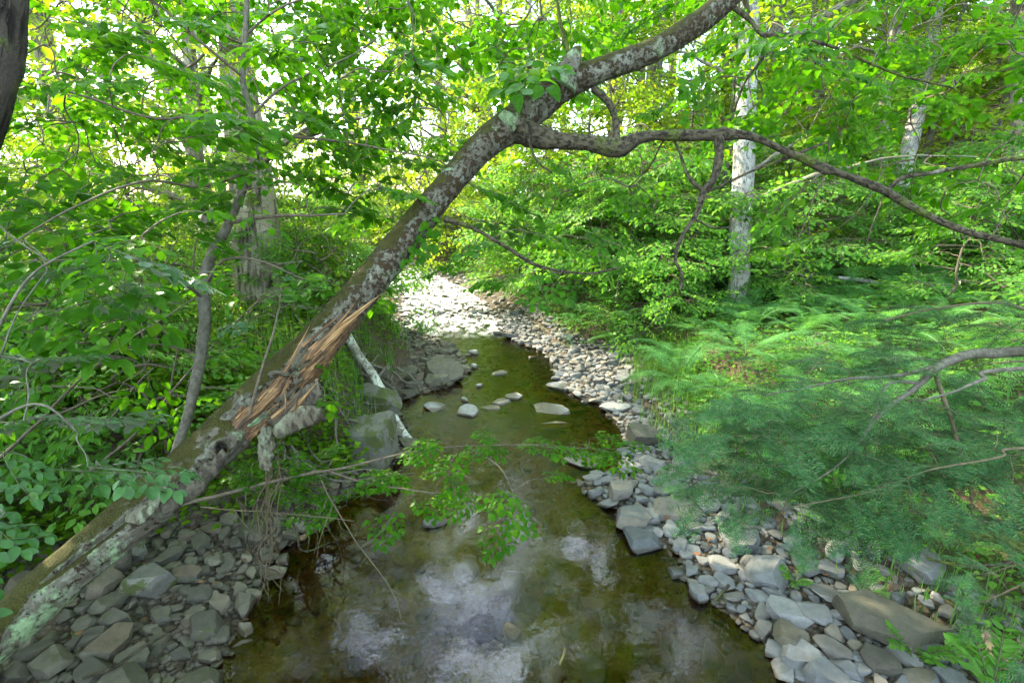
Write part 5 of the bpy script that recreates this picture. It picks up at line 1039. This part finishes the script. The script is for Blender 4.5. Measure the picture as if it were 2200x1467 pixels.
wood_thing('fallen_branch', [(180, 1455, 2.55, 7), (250, 1430, 2.6, 8), (300, 1395, 2.7, 7), (380, 1350, 2.85, 4)], M['bark_branch'], 'thin dark branch lying across the stones at lower left', 'branch', extra=[])
# slanting bare stems on the left
for i, (x0, y0, x1, y1, d, w_) in enumerate([(210, 1000, 560, 640, 3.1, 6), (-40, 1010, 240, 760, 2.6, 8), (200, 930, 330, 790, 3.0, 5), (350, 900, 395, 690, 3.2, 5), (60, 900, 300, 830, 3.0, 5), (-40, 940, 420, 640, 3.4, 7)]):
    wood_thing('slanting_stem', [(x0, y0, d, w_), (x0*.7+x1*.3, y0*.72+y1*.28+6, d, w_*.9), (x0*.35+x1*.65, y0*.36+y1*.64-6, d, w_*.7), (x1, y1, d, w_*.4)], M['twig'], 'thin bare stem slanting up through the left undergrowth', 'stem', 6, .06, group='slanting stems in the left undergrowth')
# small herb plants that stand out on the gravel edge
def herb(px, py, n, ln, mat, label, z=.3):
    b = G(px, py, z); b[2] = float(height(b[0], b[1])); lv = MB(); tw = MB(); loc = []; ds = []
    for i in range(n):
        a = rng.uniform(0, 6.3); tip = b+np.array([math.cos(a)*ln, math.sin(a)*ln, ln*rng.uniform(.6, 1.4)]); c, _ = curve_tube(tw, [b, b*.5+tip*.5+[0, 0, ln*.25], tip], [.003, .002, .0015], 4, 4)
        for t in range(2, len(c)):
            for sg in (1, -1): loc.append(c[t]); dd = c[t]-c[t-1]; ds.append(np.cross(dd/np.linalg.norm(dd), [0, 0, 1])*sg+dd/np.linalg.norm(dd)*.5)
    loc = np.array(loc); V, F = inst(LL[0], LL[1], frames(np.array(ds), np.tile([0, 0, 1.], (len(loc), 1))+rng.normal(size=(len(loc), 3))*.2), loc, rng.uniform(.035, .06, len(loc))[:, None]*ln/.16); lv.add(V, F)
    o = empty('herb', b); part(tw, 'stems', M['twig'], o); part(lv, 'foliage', M[mat], o, False); tag(o, label, 'plant')
herb(2040, 1215, 6, .16, 'grass', 'bright yellow green herb on the brown soil below the log')
herb(1855, 1225, 6, .13, 'grass', 'bright green seedling at the upper edge of the gravel')
herb(1990, 1350, 8, .14, 'leaf_beech', 'green herb growing beside the end of the largest pale brown slab')
herb(1715, 1190, 7, .10, 'leaf_beech', 'small dark herb tuft among the stones of the right gravel')
herb(1450, 955, 9, .16, 'grass', 'bright grass tuft beside the brown domed boulder', .15)
herb(2150, 1430, 9, .2, 'leaf_beech', 'leafy herb in the lower right corner')

# dead leaves blown onto the gravel and the bank
lt = np.concatenate([area('R', 260, -1.3, 1.2, 1.6, 8), area('L', 160, -1.4, .6, 1.6, 5)]); lt = np.array([p for p in lt if not (np.interp(p[1], LY, LX)-.05 < p[0] < np.interp(p[1], RY, RX)+.05)])
n_ = len(lt); a_ = rng.uniform(0, 6.3, n_); zz = height(lt[:, 0], lt[:, 1])+rng.uniform(.02, .06, n_)
V, F = inst(LM[0], LM[1], frames(np.stack([np.cos(a_), np.sin(a_), rng.normal(size=n_)*.2], 1), np.tile([0, 0, 1.], (n_, 1))+rng.normal(size=(n_, 3))*.35), np.stack([lt[:, 0], lt[:, 1], zz], 1), np.stack([rng.uniform(.03, .06, n_), rng.uniform(.03, .05, n_), rng.uniform(-.12, .16, n_)], 1))
tag(MB().add(V, F).build('leaf_litter', M['deadleaf'], smooth=False), 'brown dead leaves blown over the gravel and bank soil', kind='stuff')
# ---------------------------------------------------------------- say which one of a row: counted from the left as the camera sees them
ORD = 'leftmost second third fourth fifth sixth seventh eighth ninth tenth eleventh twelfth thirteenth fourteenth fifteenth sixteenth seventeenth eighteenth nineteenth twentieth'.split()
bpy.context.view_layer.update()
rows = {}
for o in SC.objects:
    if o.parent is None and 'group' in o and 'category' in o: rows.setdefault(o['group'], []).append(o)
for g_, os_ in rows.items():
    vis = []
    for o in os_:
        x_, y_, d_ = topix(np.array(o.location))[0]
        if d_ > .3 and -150 < x_ < 2350: vis.append((x_, o))
    if not 1 < len(vis) <= 26 or len(os_[0]['label'].split()) > 12: continue
    vis.sort(key=lambda t: t[0]); h_ = (len(vis)+1)//2
    for i, (_, o) in enumerate(vis):
        k_ = i if i < h_ else len(vis)-1-i; side = 'left' if i < h_ else 'right'
        if len(vis) <= 6: k_, side = i, 'left'
        o['label'] = o['label']+(', '+side+'most' if k_ == 0 else ', '+ORD[k_]+' from the '+side)
